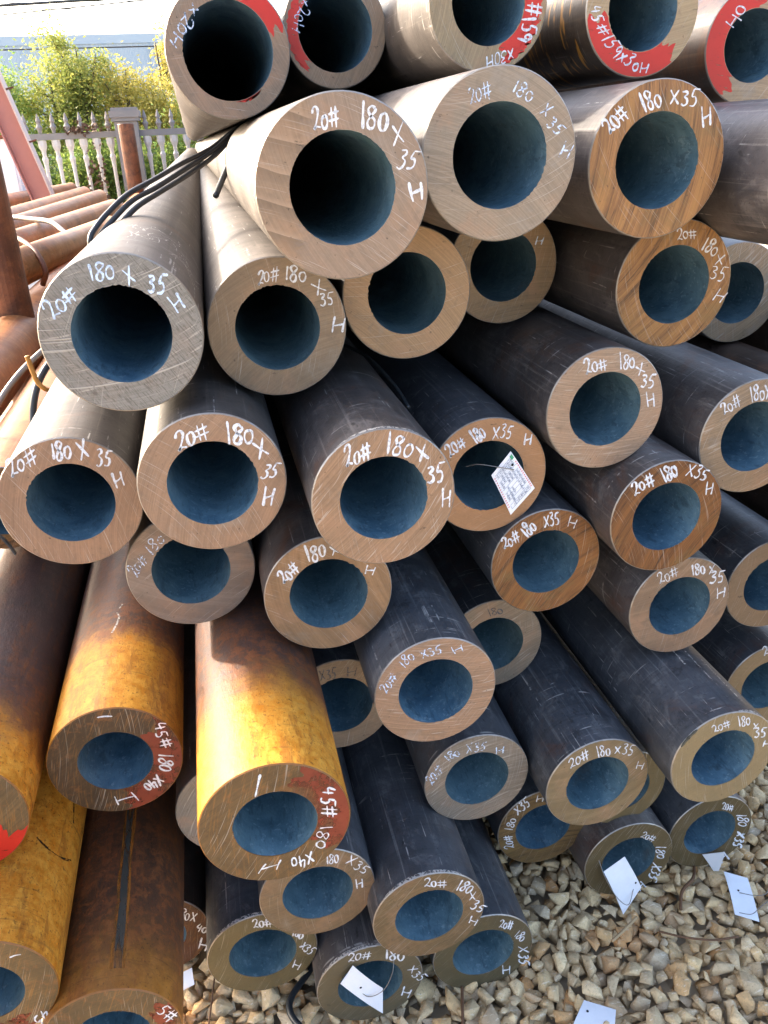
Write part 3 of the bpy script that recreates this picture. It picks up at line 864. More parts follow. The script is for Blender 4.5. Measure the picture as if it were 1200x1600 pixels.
def writing_mesh(groups, seed, wide):
    """handwritten strokes as thin flat ribbons of paint lying on the cut face"""
    r = random.Random(seed)
    mb = MB()
    lay = 0
    slant = r.uniform(-0.10, 0.22)
    press = r.uniform(0.8, 1.15)
    for (s, x, z, dx, dz, hx, hz) in groups:
        hx, hz = hx * 1.2, hz * 1.2
        adv = sum(GLYPH[c][0] for c in s)
        cur = 0.0
        B = Vector((x, z)) / 1000
        E = Vector((dx, dz)) / 1000 / adv
        if len(s) == 1:
            E = Vector((dx, dz)) / 1000 / 0.62 if s != '-' else Vector((dx, dz)) / 1000
        if s == '1':
            E = Vector((hz, -hx)).normalized() * Vector((hx, hz)).length / 1000 * 1.6
        H = Vector((hx, hz)) / 1000
        width = min(max(0.125 * H.length * wide, 0.0012), 0.0032)
        for c in s:
            w, strokes = GLYPH[c]
            j1, j2, sk = r.uniform(0.84, 1.16), r.uniform(-0.09, 0.09), slant + r.uniform(-0.08, 0.08)
            for st in strokes:
                p = [B + E * (cur + a + sk * b + r.uniform(-.02, .02)) + H * (b * j1 + j2 + r.uniform(-.02, .02)) for a, b in st]
                p = [Vector((q.x, q.y, 0)) for q in p]
                p = spline(p, 6) if len(p) > 2 else [p[0].lerp(p[1], t / 5) for t in range(6)]
                n = len(p)
                y = -0.00025 - 0.00003 * (lay % 12)
                lay += 1
                vs = []
                w0 = width * press * r.uniform(0.8, 1.2)
                ph = r.uniform(0, 6)
                for i, q in enumerate(p):
                    t_ = p[min(i + 1, n - 1)] - p[max(i - 1, 0)]
                    t_.normalize()
                    nn = Vector((-t_.y, t_.x, 0))
                    ww = w0 * 0.5 * (0.5 if i in (0, n - 1) else 1.0) * (0.95 + 0.28 * math.sin(ph + i * 0.35)) * r.uniform(0.85, 1.1)
                    for sg in (-1, 1):
                        e = q + nn * ww * sg
                        vs.append((e.x, y, e.y))
                mb.add(vs, [(2 * i, 2 * i + 1, 2 * i + 3, 2 * i + 2) for i in range(n - 1)])
            cur += w
    return mb


def paint_mesh(ro, ri, a0, a1, f0, f1, seed):
    """ragged brushed patch of paint covering part of the cut face between angles a0..a1"""
    r = random.Random(seed)
    na, nr = max(10, int(abs(a1 - a0) / 2.2)), 11
    q0, q1 = r.uniform(0, 6), r.uniform(0, 6)
    edge0 = [5 * math.sin(q0 + j * 0.9) + r.uniform(-2, 2) for j in range(nr + 1)]
    edge1 = [6 * math.sin(q1 + j * 0.7) + 3 * math.sin(q0 + j * 1.9) + r.uniform(-2, 2) for j in range(nr + 1)]
    vs, fs = [], []
    ph = r.uniform(0, 6)
    for i in range(na + 1):
        t = i / na
        lo = f0 + (0.05 * math.sin(i * 1.7 + ph) + r.uniform(-.04, .04)) * (1 if f0 > 0.02 else 0)
        hi = f1 + (0.06 * math.sin(i * 1.3 + ph) + r.uniform(-.05, .05)) * (1 if f1 < 0.98 else 0)
        for j in range(nr + 1):
            a = math.radians((a0 + edge0[j]) * (1 - t) + (a1 + edge1[j]) * t)
            fr = lo + (hi - lo) * j / nr
            rad = ri + 0.0006 + (ro - ri - 0.0024) * min(max(fr, 0), 1)
            vs.append((rad * math.cos(a), -0.00015, rad * math.sin(a)))
    for i in range(na):
        for j in range(nr):
            p = i * (nr + 1) + j
            fs.append((p, p + 1, p + nr + 2, p + nr + 1))
    return vs, fs


# face colour (sRGB as seen, the low rows' dimmer light kept in it), saw-line angle, finish, shell, writing style, label
PIPES = {
 'A1': ((168,142,118), -60, 'fine', 'dusty', 'faint', 'thin-walled pipe with wide black bore, leftmost of the top row above the cables'),
 'A2': ((168,144,118), 75, 'fine', 'grey', 'faint', 'thin-walled top-row pipe, second from left, with red paint down its left rim'),
 'A3': ((178,156,120), 88, 'fine', 'dusty', 'white', 'third top-row pipe, red paint with white writing on its right rim'),
 'A4': ((196,170,130), 12, 'fine', 'flecked', 'white', 'top-row pipe with yellow-flecked dark shell and red lower rim marked 159x30'),
 'A5': ((194,166,132), 4, 'fine', 'brown', 'white', 'top right corner pipe with a broad red patch on the left of its cut end'),
 'B1': ((170,146,124), -58, 'steps', 'dusty', 'white', 'biggest-looking pipe end, below the top row, with coarse saw steps along its left rim'),
 'B2': ((172,154,132), -24, 'fine', 'slate', 'faint', 'pale grey pipe end with faded blue writing between coarse-sawn and orange-brown ends'),
 'B3': ((172,122,72), 90, 'rust', 'slate', 'white', 'orange-brown pipe end with vertical saw lines, right under the 159x30 pipe'),
 'B4': ((176,140,104), 60, 'fine', 'slate', 'white', 'dark slate pipe cut by the right edge of the picture beside the upper orange-brown end'),
 'C1': ((152,150,144), 18, 'cross', 'dusty', 'blue', 'grey cross-scratched pipe end at upper left with light blue writing, cables lying over it'),
 'C2': ((158,136,110), 32, 'fine', 'dusty', 'white', 'tan pipe end tucked below the coarse-sawn one, right of the grey cross-scratched end'),
 'C3': ((180,148,112), -35, 'fine', 'blue', 'white', 'unmarked tan pipe end hanging under the coarse-sawn pipe'),
 'C4': ((172,144,108), 15, 'fine', 'blue', 'faint', 'set-back tan pipe end below the pale one, only a single H on it'),
 'C5': ((168,120,70), 60, 'rust', 'slate', 'white', 'orange-brown pipe end directly below the other orange-brown end of the second row'),
 'C6': ((186,160,128), 42, 'streak', 'slate', 'white', 'unmarked pale pipe end half hidden behind the lower right orange-brown end'),
 'D1': ((170,136,110), 80, 'fine', 'dusty', 'white', 'pinkish tan pipe end at the left edge below the grey cross-scratched one'),
 'D2': ((170,138,112), 68, 'fine', 'grey', 'white', 'tan pipe end with large white writing between the left edge pipe and the grey-shelled one'),
 'D3': ((174,140,110), 55, 'streak', 'slate', 'white', 'tan pipe end with large white writing, left of the one holding a printed tag'),
 'D4': ((190,144,104), -25, 'smooth', 'blue', 'white', 'smooth orange-tan pipe end with a printed tag hanging in its bore'),
 'D5': ((184,156,130), 4, 'streak', 'slate', 'white', 'pale pipe end with level saw lines above the dark rust-brown one at right'),
 'D6': ((176,150,120), 30, 'streak', 'slate', 'white', 'pale pipe end at the right edge below the upper orange-brown pipes'),
 'E1': ((156,138,124), -14, 'chat', 'slate', 'faint', 'grey-tan pipe end just above the two yellow pipes with faded 20# at its left'),
 'E2': ((170,134,98), 112, 'chat', 'slate', 'white', 'tan pipe end with broad slanting bands, above the front yellow pipe'),
 'E4': ((150,98,52), 48, 'rust', 'blue', 'white', 'dark rust-brown pipe end right of centre, below the tagged pipe'),
 'E5': ((132,84,42), 60, 'rust', 'slate', 'white', 'darkest rust-brown pipe end, under the pale level-sawn one at right'),
 'E6': ((166,138,112), 28, 'chat', 'slate', 'white', 'pale tan pipe end right under the darkest rust-brown one'),
 'E7': ((166,138,108), 20, 'smooth', 'blue', 'white', 'unmarked pale pipe end cut by the right edge, touching the tan one beside it'),
 'E8': ((166,140,104), 10, 'smooth', 'blue', 'white', 'pale pipe end cut by the right edge, lowest but one at the right'),
 'F1': ((178,145,118), -4, 'streak', 'blue', 'faint', 'light tan pipe end with faded blue writing right of the front yellow pipe'),
 'F2': ((166,148,126), 40, 'streak', 'blue', 'dark', 'set-back grey pipe end with dark writing behind the faded-blue-written one'),
 'F3': ((154,134,112), 15, 'fine', 'blue', 'dark', 'set-back pipe end with dark writing in the gap beside the front yellow pipe'),
 'F4': ((160,138,102), 25, 'chat', 'blue', 'white', 'olive-tan pipe end over the lowest right pipes, right of the streaky grey one'),
 'F5': ((170,148,108), 40, 'smooth', 'blue', 'white', 'sandy smooth pipe end at lower right with a chipped upper left rim'),
 'F6': ((132,114,78), 20, 'smooth', 'blue', 'white', 'dim olive pipe end half hidden between the two sandy ends at lower right'),
 'G1': ((156,144,128), 24, 'streak', 'blue', 'faint', 'streaky silver-grey pipe end with faded blue writing low in the middle'),
 'G2': ((134,112,80), 26, 'fine', 'blue', 'white', 'olive-brown pipe end resting on the tagged ground pipe, bright line on its upper rim'),
 'G3': ((138,116,88), 35, 'fine', 'blue', 'white', 'olive-brown pipe end directly under the front yellow pipe'),
 'H0': ((120,108,76), 20, 'smooth', 'blue', 'white', 'olive ground-row pipe end, leftmost of the dark steel ones on the gravel'),
 'H1': ((124,112,86), 15, 'smooth', 'slate', 'white', 'ground-row pipe end with a blank white tag across its bore'),
 'H2': ((116,104,76), 10, 'smooth', 'blue', 'white', 'olive ground-row pipe end right of the one with a tag across its bore'),
 'H3': ((130,102,64), 12, 'rust', 'blue', 'white', 'brownish ground-row pipe end with writing up its left rim'),
 'H4': ((118,102,70), 30, 'smooth', 'slate', 'white', 'olive ground-row pipe end with a white tag hanging below its bore'),
 'H5': ((114,98,66), 20, 'smooth', 'blue', 'white', 'rightmost ground-row pipe end beside the open gravel'),
 'Y1': ((84,62,40), 30, 'ochre', 'y1', 'white', 'yellow-ochre pipe marked 180x40 in the left middle with a dark brown end'),
 'Y2': ((118,90,54), 35, 'ochre', 'y2', 'white', 'yellow-ochre pipe marked 180x40 standing furthest forward, left of centre'),
 'Y3': ((122,98,64), 40, 'ochre', 'y3', 'white', 'yellow-ochre pipe cut by the left edge with red paint on its lower rim'),
 'Y4': ((118,94,58), 25, 'ochre', 'y4', 'white', 'bright yellow-ochre pipe in the bottom left corner with a worn dark scuff'),
 'Y5': ((108,86,56), 30, 'ochre', 'y5', 'white', 'brown pipe cut by the bottom edge with a long dark groove along its top'),
 'K1': ((96,58,38), 20, 'ochre', 'brown', 'white', 'rusty red-brown pipe end deep in the gap beside the grooved brown pipe'),
 'K2': ((150,142,132), 60, 'streak', 'slate', 'white', 'sliver of a grey pipe end peeking out behind the front yellow pipe'),
 'LP1': ((150,110,70), 20, 'rust', 'rust', 'white', 'orange rusty pipe crossing the left edge above the cable loop'),
 'LP2': ((150,110,70), 20, 'rust', 'rust', 'white', 'rusty pipe running under the left edge pipe end, a dark strap across it'),
 'D0': ((150,110,70), 20, 'rust', 'd0', 'white', 'orange-rust pipe shell in the left edge beside the dark purple-brown yellow-ended one'),
 'R2': ((150,110,70), 20, 'rust', 'brown', 'white', 'rusty brown pipe shell in the gap under the pale end at the right edge'),
 'C7': ((150,110,70), 20, 'rust', 'brown', 'white', 'rust-brown pipe shell in the gap at the right edge below the lower orange-brown ends'),
 'R1': ((150,110,70), 20, 'rust', 'brown', 'white', 'rusty brown pipe shell at the right edge above the pale edge pipe end'),
}
YEL = {'y1': (0.15, 0.08), 'y2': (0.07, 0.15), 'y3': (0.04, 0.12), 'y4': (0.50, 0.5), 'y5': (-0.16, 0.30), 'd0': (0.5, 0.6)}
for k, (s_, r_) in YEL.items():
    M_OUT[k] = mat_yellow('ochre_coat_' + k, s_, r_, (92, 70, 54) if k == 'y5' else (88, 72, 68), 0.35 if k == 'y3' else 0.65)
AXIS = {'C1': (0.0115, 0.009)}
LENGTH = {'C1': 9.2, 'C2': 9.6}
PAINT = {   # (a0, a1, from-bore, to-rim, material)
 'A1': [(28, 78, 0.0, 1.0, M_RED), (-74, -50, 0.0, 0.12, M_RED)],
 'A2': [(150, 232, 0.0, 0.78, M_RED)],
 'A3': [(-62, 60, 0.0, 0.82, M_RED)],
 'A4': [(196, 322, 0.0, 1.0, M_RED)],
 'A5': [(92, 246, 0.0, 1.0, M_RED)],
 'Y1': [(-80, 46, 0.0, 1.0, M_OLDRED)],
 'Y2': [(-30, 74, 0.0, 1.0, M_OLDRED)],
 'Y3': [(-92, -20, 0.0, 1.0, M_RED)],
 'Y4': [(-110, -48, 0.3, 1.0, M_OLDRED)],
 'Y5': [(0, 40, 0.2, 1.0, M_OLDRED)],
}
WSTYLE = {'white': (M_CHALK, 1.0), 'blue': (M_CHALK_BLUE, 1.1), 'faint': (M_CHALK_FAINT, 0.85), 'dark': (M_CHALK_DARK, 0.9)}
ROOT, ROOT_M, SHELL, CUT = {}, {}, {}, {}
for i_, (key, (col, ang, kind, shell, wst, label)) in enumerate(PIPES.items()):
    x, y, z, od, idd = PIPE_POS[key]
    ro, ri = od / 2, idd / 2
    L = LENGTH.get(key, 8.6 + (i_ * 37 % 11) * 0.06)
    root = empty('steel_pipe', (x, y, z))
    ax = AXIS.get(key, (0, 0))
    root.rotation_euler = (Euler((0, RHO, 0)).to_matrix() @ Euler((ax[1], 0, 0)).to_matrix() @ Euler((0, 0, -ax[0])).to_matrix()).to_euler()
    ROOT[key] = root
    ROOT_M[key] = Matrix.Translation((x, y, z)) @ root.rotation_euler.to_matrix().to_4x4()
    tag(root, label, 'pipe', 'steel pipes stacked in the pile')
    vs, fs, nf = pipe_shell_mesh(ro, ri, L, i_)
    sh = mesh_obj('shell', vs, fs, M_OUT[shell], root, True)
    vs, fs, mi = cut_end_mesh(ro, ri, i_ + 50)
    ce = mesh_obj('cut_end', vs, fs, [mat_cut('saw_cut_' + str(i_), col, ang, kind, i_ + 1), M_EDGE_Y if shell in YEL else M_EDGE], root, False, mi)
    SHELL[key], CUT[key] = sh, ce
    vs, fs = bore_mesh(ri, L)
    mesh_obj('bore', vs, fs, M_BORE, root, True)
    for q in PAINT.get(key, ()):
        vs, fs = paint_mesh(ro, ri, *q[:4], i_ + 9)
        mesh_obj('paint_patch', vs, fs, q[4], ce)
    if key in WRITING:
        wm, ww = WSTYLE[wst]
        for q_, gr in enumerate(WRITING[key]):
            writing_mesh([gr], i_ * 7 + q_, ww).build('handwriting', wm, ce)

# ------------------------------------------------------------------ scuffs and marks on particular shells
def shell_mark(key, pts, width, mat, name, lift=0.0006):
    """a narrow strip following the shell: pts are (angle deg, y) along it"""
    x, y, z, od, idd = PIPE_POS[key]
    R = od / 2 + lift
    vs, fs = [], []
    for (a, yy, w) in pts:
        for s in (-1, 1):
            t = math.radians(a) + s * w / 2 / R
            vs.append((R * math.cos(t), yy, R * math.sin(t)))
    for i in range(len(pts) - 1):
        fs.append((2 * i, 2 * i + 1, 2 * i + 3, 2 * i + 2))
    return mesh_obj(name, vs, fs, mat, SHELL[key])


M_GROOVE = mat_worn('bare_dark_groove', lin(82, 82, 74, 0.7), 0.95, 1.0, (110, 16, 110), 0.45, 0.4, 0.46, 0.66)
M_GROOVE_EDGE = mat_worn('ochre_groove_edge', lin(170, 108, 40, 0.75), 1.0, 1.0, (160, 14, 160), 0.6, 0.4, 0.40, 0.62)
M_SCUFF = mat_worn('pale_scuff', lin(206, 200, 192, 0.8), 0.9, 260.0, (1, 1, 1), 0.5, 0.3, 0.42, 0.6)
M_DARK = mat_worn('black_scrape', lin(44, 36, 30, 0.7), 0.9, 120.0, (1, 1, 1), 0.5, 0.3, 0.42, 0.6)
r5 = random.Random(5)
shell_mark('Y5', [(86 + r5.uniform(-.6, .6), 0.03 + i * 0.035, 0.019 + r5.uniform(-.004, .002)) for i in range(22)], 0, M_GROOVE_EDGE, 'groove_edge', 0.0004)
shell_mark('Y5', [(86 + r5.uniform(-.5, .5), 0.03 + i * 0.035, 0.0115 - i * 0.0002 + r5.uniform(-.002, .001)) for i in range(22)], 0, M_GROOVE, 'groove', 0.0009)
shell_mark('Y4', [(62 - i * 4.2, 0.17 - 0.006 * i + 0.0006 * i * i, 0.011 * math.sin(math.pi * (i + .4) / 11) + 0.001) for i in range(11)], 0, M_DARK, 'scrape')
shell_mark('Y4', [(55 - i * 3.6, 0.36 - 0.002 * i * i, 0.003) for i in range(9)], 0, M_DARK, 'scrape')
for k in range(3):
    shell_mark('F5', [(72 + k * 13 - i * 0.5, 0.03 + 0.05 * k + i * 0.03, 0.0022 + r5.uniform(0, .001)) for i in range(5 - k)], 0, M_SCUFF, 'scuff')
# chalk scribble on the cross-scratched pipe
for k in range(9):
    a0, y0 = 96 - k * 3.2 + r5.uniform(-3, 3), 0.20 + r5.uniform(-.05, .09)
    shell_mark('C1', [(a0 - 26 * t / 7 * (1 if k % 2 else -1) + 6 * math.sin(t), y0 + 0.03 * math.sin(t * 0.9 + k), 0.0011) for t in range(8)], 0, M_SCUFF, 'chalk_scribble')
for k in range(3):
    shell_mark('C1', [(58 - k * 5 - 5 * t, 0.12 + 0.03 * k + 0.045 * math.sin(t * 0.8 + k), 0.001) for t in range(7)], 0, M_SCUFF, 'chalk_scribble')
shell_mark('Y1', [(101, .19, .003), (98, .21, .0035), (96, .235, .003), (99, .25, .002)], 0, M_SCUFF, 'chalk_tick')
shell_mark('Y1', [(97, .262, .0025), (95, .275, .003)], 0, M_SCUFF, 'chalk_tick')
# bright ground rims
for key, a0, a1 in (('G2', 60, 150), ('H1', 70, 160), ('H0', 80, 150), ('D3', 60, 140), ('F5', 50, 90)):
    x, y, z, od, idd = PIPE_POS[key]
    n = 26
    vs, fs = [], []
    for i in range(n + 1):
        a = math.radians(a0 + (a1 - a0) * i / n)
        w = 0.0030 * max(math.sin(math.pi * i / n), 0.0) ** 0.6 + 0.0003
        for rr, yy in ((od / 2 + 0.0004, 0.0010), (od / 2 + 0.0004, 0.0012 + w * 1.6)):
            vs.append((rr * math.cos(a), yy, rr * math.sin(a)))
    for i in range(n):
        fs.append((2 * i, 2 * i + 1, 2 * i + 3, 2 * i + 2))
    mesh_obj('bright_rim', vs, fs, M_SCUFF, CUT[key])
# chip on the sandy pipe's upper left rim
cb = MB()
cb.tube([(0.089 * math.cos(math.radians(a)), -0.0008, 0.089 * math.sin(math.radians(a))) for a in range(136, 161, 4)], [0.001, 0.0022, 0.0018, 0.0026, 0.0018, 0.002, 0.001], 5)
cb.build('chipped_rim', M_GROOVE, CUT['F5'])

# ------------------------------------------------------------------ paper tags
M_TAG = mat_plain('white_tag_card', (0.74, 0.77, 0.82, 1), 0.5, 0.0, 0.13, 40, 0.05)
M_TAGGREY = mat_plain('dull_tag_card', (0.42, 0.41, 0.40, 1), 0.5, 0.0, 0.1, 30, 0.05)
M_INK = mat_plain('blue_black_ink', (0.05, 0.10, 0.20, 1), 0.6, 0.0, 0.2, 90, 0.0)
M_REDINK = mat_plain('pink_red_ink', (0.65, 0.20, 0.20, 1), 0.6, 0.0, 0.2, 90, 0.0)
M_GREENINK = mat_plain('green_ink', (0.05, 0.35, 0.18, 1), 0.6, 0.0, 0.2, 90, 0.0)
M_WIRE = mat_plain('thin_steel_wire', (0.22, 0.21, 0.20, 1), 0.35, 0.7, 0.2, 90, 0.0)
M_HOLE = mat_plain('punched_hole_dark', (0.01, 0.01, 0.012, 1), 0.8, 0.0, 0.1, 90, 0.0)


def card(name, c4, label, mat, bow=0.004, hole=None, wires=(), printed=False):
    """thin bowed card through four corners (order round the edge)"""
    c4 = [Vector(p) for p in c4]
    cen = sum(c4, Vector()) / 4
    root = empty(name, cen)
    tag(root, label, 'tag', 'tags wired to the pipes')
    nrm = (c4[1] - c4[0]).cross(c4[3] - c4[0]).normalized()
    if nrm.dot(Vector((0, -0.6, 0.8))) < 0: nrm = -nrm
    def P(u, v, lift=0.0):
        p = c4[0].lerp(c4[1], u).lerp(c4[3].lerp(c4[2], u), v)
        return p - cen + nrm * (bow * 4 * v * (1 - v) + lift)
    nu, nv = 4, 8
    mb = MB()
    for s in (0.0003, -0.0003):
        vs = [P(i / nu, j / nv, s) for j in range(nv + 1) for i in range(nu + 1)]
        mb.add(vs, [(j * (nu + 1) + i, j * (nu + 1) + i + 1, (j + 1) * (nu + 1) + i + 1, (j + 1) * (nu + 1) + i) for j in range(nv) for i in range(nu)])
    n1 = (nu + 1) * (nv + 1)
    rim = [i for i in range(nu + 1)] + [j * (nu + 1) + nu for j in range(1, nv + 1)] + [nv * (nu + 1) + i for i in range(nu - 1, -1, -1)] + [j * (nu + 1) for j in range(nv - 1, 0, -1)]
    mb.f += [(rim[k], rim[(k + 1) % len(rim)], rim[(k + 1) % len(rim)] + n1, rim[k] + n1) for k in range(len(rim))]
    cd = mb.build('card', mat, root)
    def quad(m_, u0, u1, v0, v1, lift=0.0007):
        m_.add([P(u0, v0, lift), P(u1, v0, lift), P(u1, v1, lift), P(u0, v1, lift)], [(0, 1, 2, 3)])
    if hole:
        hb = MB()
        c = P(hole[0], hole[1], 0.0009)
        e1 = (c4[1] - c4[0]).normalized()
        e2 = nrm.cross(e1)
        hb.add([c + (e1 * math.cos(k * .785) + e2 * math.sin(k * .785)) * 0.0022 for k in range(8)], [tuple(range(8))])
        hb.build('punched_hole', M_HOLE, cd)
    for w in wires:
        wb = MB()
        wb.tube([Vector(p) - cen for p in spline(w, 6)], 0.0007, 6)
        wb.build('tie_wire', M_WIRE, root)
    if printed:
        ink = MB()
        for k in range(7):
            quad(ink, .12 + .13 * k - .004, .12 + .13 * k + .004, .08, .92)
        for k in range(10):
            quad(ink, .12, .90, .08 + .84 * k / 9 - .003, .08 + .84 * k / 9 + .003)
        r = random.Random(3)
        ink.build('printed_table', M_INK, cd)
        wr = MB()
        for a in range(6):
            for b in range(9):
                if r.random() < 0.72:
                    v = .10 + .84 * b / 9
                    u = .14 + .13 * a
                    while v < .08 + .84 * (b + 1) / 9 - .02:
                        quad(wr, u + r.uniform(0, .02), u + r.uniform(.05, .10), v, v + .010, 0.0009)
                        v += r.uniform(.016, .03)
        wr.build('printed_text', M_INK, cd)
        rd = MB()
        for k in range(14):
            quad(rd, .925, .975, .22 + .05 * k, .245 + .05 * k)
            quad(rd, .03, .08, .10 + .055 * k, .125 + .055 * k)
        rd.build('red_print', M_REDINK, cd)
        gp = MB()
        quad(gp, .86, .97, .05, .14, .0010)
        gp.build('green_logo', M_GREENINK, cd)
    return root


card('paper_tag', [(0.3670, 1.0339, 0.9461), (0.3965, 1.0359, 0.9793), (0.4341, 1.0319, 0.9180), (0.3960, 1.0279, 0.8814)],
     'printed tag with blue table hanging on wire in the orange-tan pipe bore', M_TAG, 0.002, (0.80, 0.22),
     [[(0.336, 1.058, 0.955), (0.352, 1.045, 0.961), (0.384, 1.030, 0.957), (0.4005, 1.031, 0.952)]], True)
card('paper_tag', [(0.0663, 0.8766, 0.1530), (0.0893, 0.8806, 0.1841), (0.1352, 0.8756, 0.1193), (0.1317, 0.8706, 0.0632)],
     'blank white tag lying across the bore of a ground-row pipe end', M_TAG, 0.003, (0.45, 0.38),
     [[(0.0925, 0.876, 0.132), (0.110, 0.869, 0.116), (0.135, 0.868, 0.125), (0.152, 0.875, 0.150), (0.158, 0.885, 0.168)]])
card('paper_tag', [(0.5785, 0.9797, 0.1452), (0.6247, 0.9897, 0.1601), (0.6578, 0.9747, 0.0868), (0.6168, 0.9597, 0.0437)],
     'white tag hanging below the bore of the olive ground pipe beside twigs', M_TAG, 0.004, (0.88, 0.72),
     [[(0.640, 0.972, 0.092), (0.622, 0.955, 0.074), (0.598, 0.957, 0.098), (0.580, 0.973, 0.135), (0.574, 0.992, 0.162)]])
card('paper_tag', [(0.8029, 1.0060, 0.0987), (0.8540, 1.0060, 0.0914), (0.8338, 0.990, 0.0625), (0.8221, 0.990, 0.0660)],
     'small dull grey tag at the bottom of the rightmost ground pipe', M_TAGGREY, 0.001)
card('paper_tag', [(-0.2051, 1.0210, 0.0719), (-0.1806, 1.0210, 0.0805), (-0.1783, 1.000, 0.0644), (-0.2069, 1.000, 0.0520)],
     'white tag corner under the rusty red-brown pipe in the gap', M_TAG, 0.001)
card('paper_tag', [(0.8466, 0.9914, 0.056), (0.8858, 0.9704, 0.050), (0.8506, 0.8821, 0.046), (0.8129, 0.9029, 0.052)],
     'white tag lying flat on the gravel by the right edge', M_TAG, 0.003, (0.40, 0.42),
     [[(0.8475, 0.941, 0.055), (0.868, 0.925, 0.060), (0.893, 0.925, 0.057), (0.915, 0.945, 0.052)],
      [(0.818, 0.899, 0.060), (0.840, 0.892, 0.058), (0.868, 0.902, 0.060), (0.905, 0.915, 0.056)]])
card('paper_tag', [(0.4733, 0.8225, 0.044), (0.5188, 0.7951, 0.042), (0.4796, 0.7310, 0.036), (0.4079, 0.7590, 0.038)],
     'white tag on the gravel cut off by the bottom edge of the picture', M_TAG, 0.004, (0.22, 0.22))

# ------------------------------------------------------------------ cables, straps, rods
M_CABLE = mat_plain('black_rubber_cable', (0.022, 0.027, 0.032, 1), 0.42, 0.0, 0.3, 50, 0.1)
M_RUSTY = mat_outer('rusty_steel', lin(136, 78, 44, 0.66), lin(176, 112, 66, 0.6), 0.6, 0.55, 0.1, (96, 54, 30))
M_STRAP = mat_plain('pale_steel_strap', lin(172, 160, 148, 0.6), 0.45, 0.2, 0.3, 30, 0.2)


M_OCHRE = mat_plain('ochre_rod', lin(200, 140, 60, 0.75), 0.5, 0.0, 0.3, 60, 0.2)
RODP = [(-0.3126, 1.4500, 1.0881), (-0.3099, 1.4500, 1.0670), (-0.3057, 1.4500, 1.0431), (-0.2978, 1.4500, 1.0310), (-0.2925, 1.4600, 1.0231)]


def cable(name, pts, r, mat, label, cat, group=None, n=8):
    mb = MB()
    sp = spline(pts, 10)
    c0 = sp[0].copy()
    mb.tube([p - c0 for p in sp], r, n)
    o = mb.build(name, mat, None, True)
    o.location = c0
    tag(o, label, cat, group)
    return o


def on_c1(a, y, off=0.0065):
    x0, y0, z0, od, _ = PIPE_POS['C1']
    t = math.radians(a)
    R = od / 2 + off
    yy = y - y0
    m = ROOT_M['C1']
    return m @ Vector((R * math.cos(t), yy, R * math.sin(t)))


CAB = [(0.1129, 1.7500, 1.4316), (0.0381, 1.6600, 1.3881), (-0.0162, 1.5800, 1.3674), (-0.0650, 1.5000, 1.3499), (-0.1052, 1.4400, 1.3323), (-0.1376, 1.4000, 1.3083), (-0.1562, 1.3800, 1.2904), (-0.1659, 1.3650, 1.2756)]
for k, w in enumerate(('upper', 'middle', 'lower')):
    pts = [Vector((0.205, 1.66 - .03 * k, 1.442))]
    for q, p_ in enumerate(CAB):
        f_ = min(1.0, 0.25 + 0.17 * q)
        pts.append(Vector(p_) + Vector((0.0060 * k * f_, -0.006 * k, -0.0105 * k * f_ + (0.004 * math.sin(q * 1.1 + k) if q < 4 else 0))))
    e_ = pts[-1]
    pts += [e_ + Vector((-.004, .004, -.03)), e_ + Vector((-.010, .012, -.075)), e_ + Vector((-.03, .02, -.13)), e_ + Vector((-.06, .03, -.17))]
    cable('black_cable', pts, 0.0043, M_CABLE, w + ' of the three black cables draped over the grey cross-scratched pipe', 'cable', 'black cables draped over the pile')
cable('black_cable', [(0.150, 1.76, 1.455), (0.1200, 1.7200, 1.4362), (0.1046, 1.6800, 1.4176), (0.0802, 1.6200, 1.3864), (0.0553, 1.5600, 1.3521), (0.0327, 1.5000, 1.3188)], 0.0052, M_CABLE,
      'short cut black cable end sticking down beside the coarse-sawn pipe', 'cable', 'black cables draped over the pile')
cable('black_cable', [(-0.262, 1.56, 1.075), (-0.288, 1.50, 1.062), (-0.312, 1.48, 1.03), (-0.328, 1.47, 0.985), (-0.330, 1.46, 0.945), (-0.32, 1.46, 0.90)], 0.0062, M_CABLE,
      'black cable loop hanging left of the pinkish tan edge pipe, front strand', 'cable', 'black cables draped over the pile')
cable('black_cable', [(-0.268, 1.60, 1.075), (-0.283, 1.58, 1.045), (-0.290, 1.57, 1.005), (-0.288, 1.56, 0.97), (-0.28, 1.56, 0.93)], 0.0058, M_CABLE,
      'black cable loop hanging left of the pinkish tan edge pipe, rear strand', 'cable', 'black cables draped over the pile')
cable('flat_strap', [(-0.26, 1.70, 1.08), (-0.32, 1.66, 1.055), (-0.38, 1.62, 1.01), (-0.425, 1.60, 0.955), (-0.44, 1.60, 0.90), (-0.42, 1.60, 0.85)], 0.0055, M_STRAP,
      'pale steel strap sagging between the rusty pipes at the left edge', 'strap')
cable('rusty_rod', RODP, 0.0042, M_OCHRE,
      'bent rusty rod stub poking up beside the cable loop at the left', 'rod')
cable('black_cable', [(0.10, 1.20, 0.055), (0.045, 1.02, 0.052), (-0.02, 0.93, 0.056), (0.012, 0.86, 0.058), (0.07, 0.80, 0.056)], 0.006, M_CABLE,
      'black cable lying on the gravel below the leftmost ground-row pipe', 'cable', 'black cables draped over the pile')
x0, y0, z0, od, _ = PIPE_POS['D3']
cable('steel_wire', [(x0 + 0.02, y0 + 0.42, z0 + 0.098), (x0 + 0.055, y0 + 0.36, z0 + 0.085), (x0 + 0.082, y0 + 0.29, z0 + 0.055), (x0 + 0.094, y0 + 0.25, z0 + 0.03)], 0.003, M_CABLE,
      'dark wire bent over the shell of the middle tan pipe', 'wire')

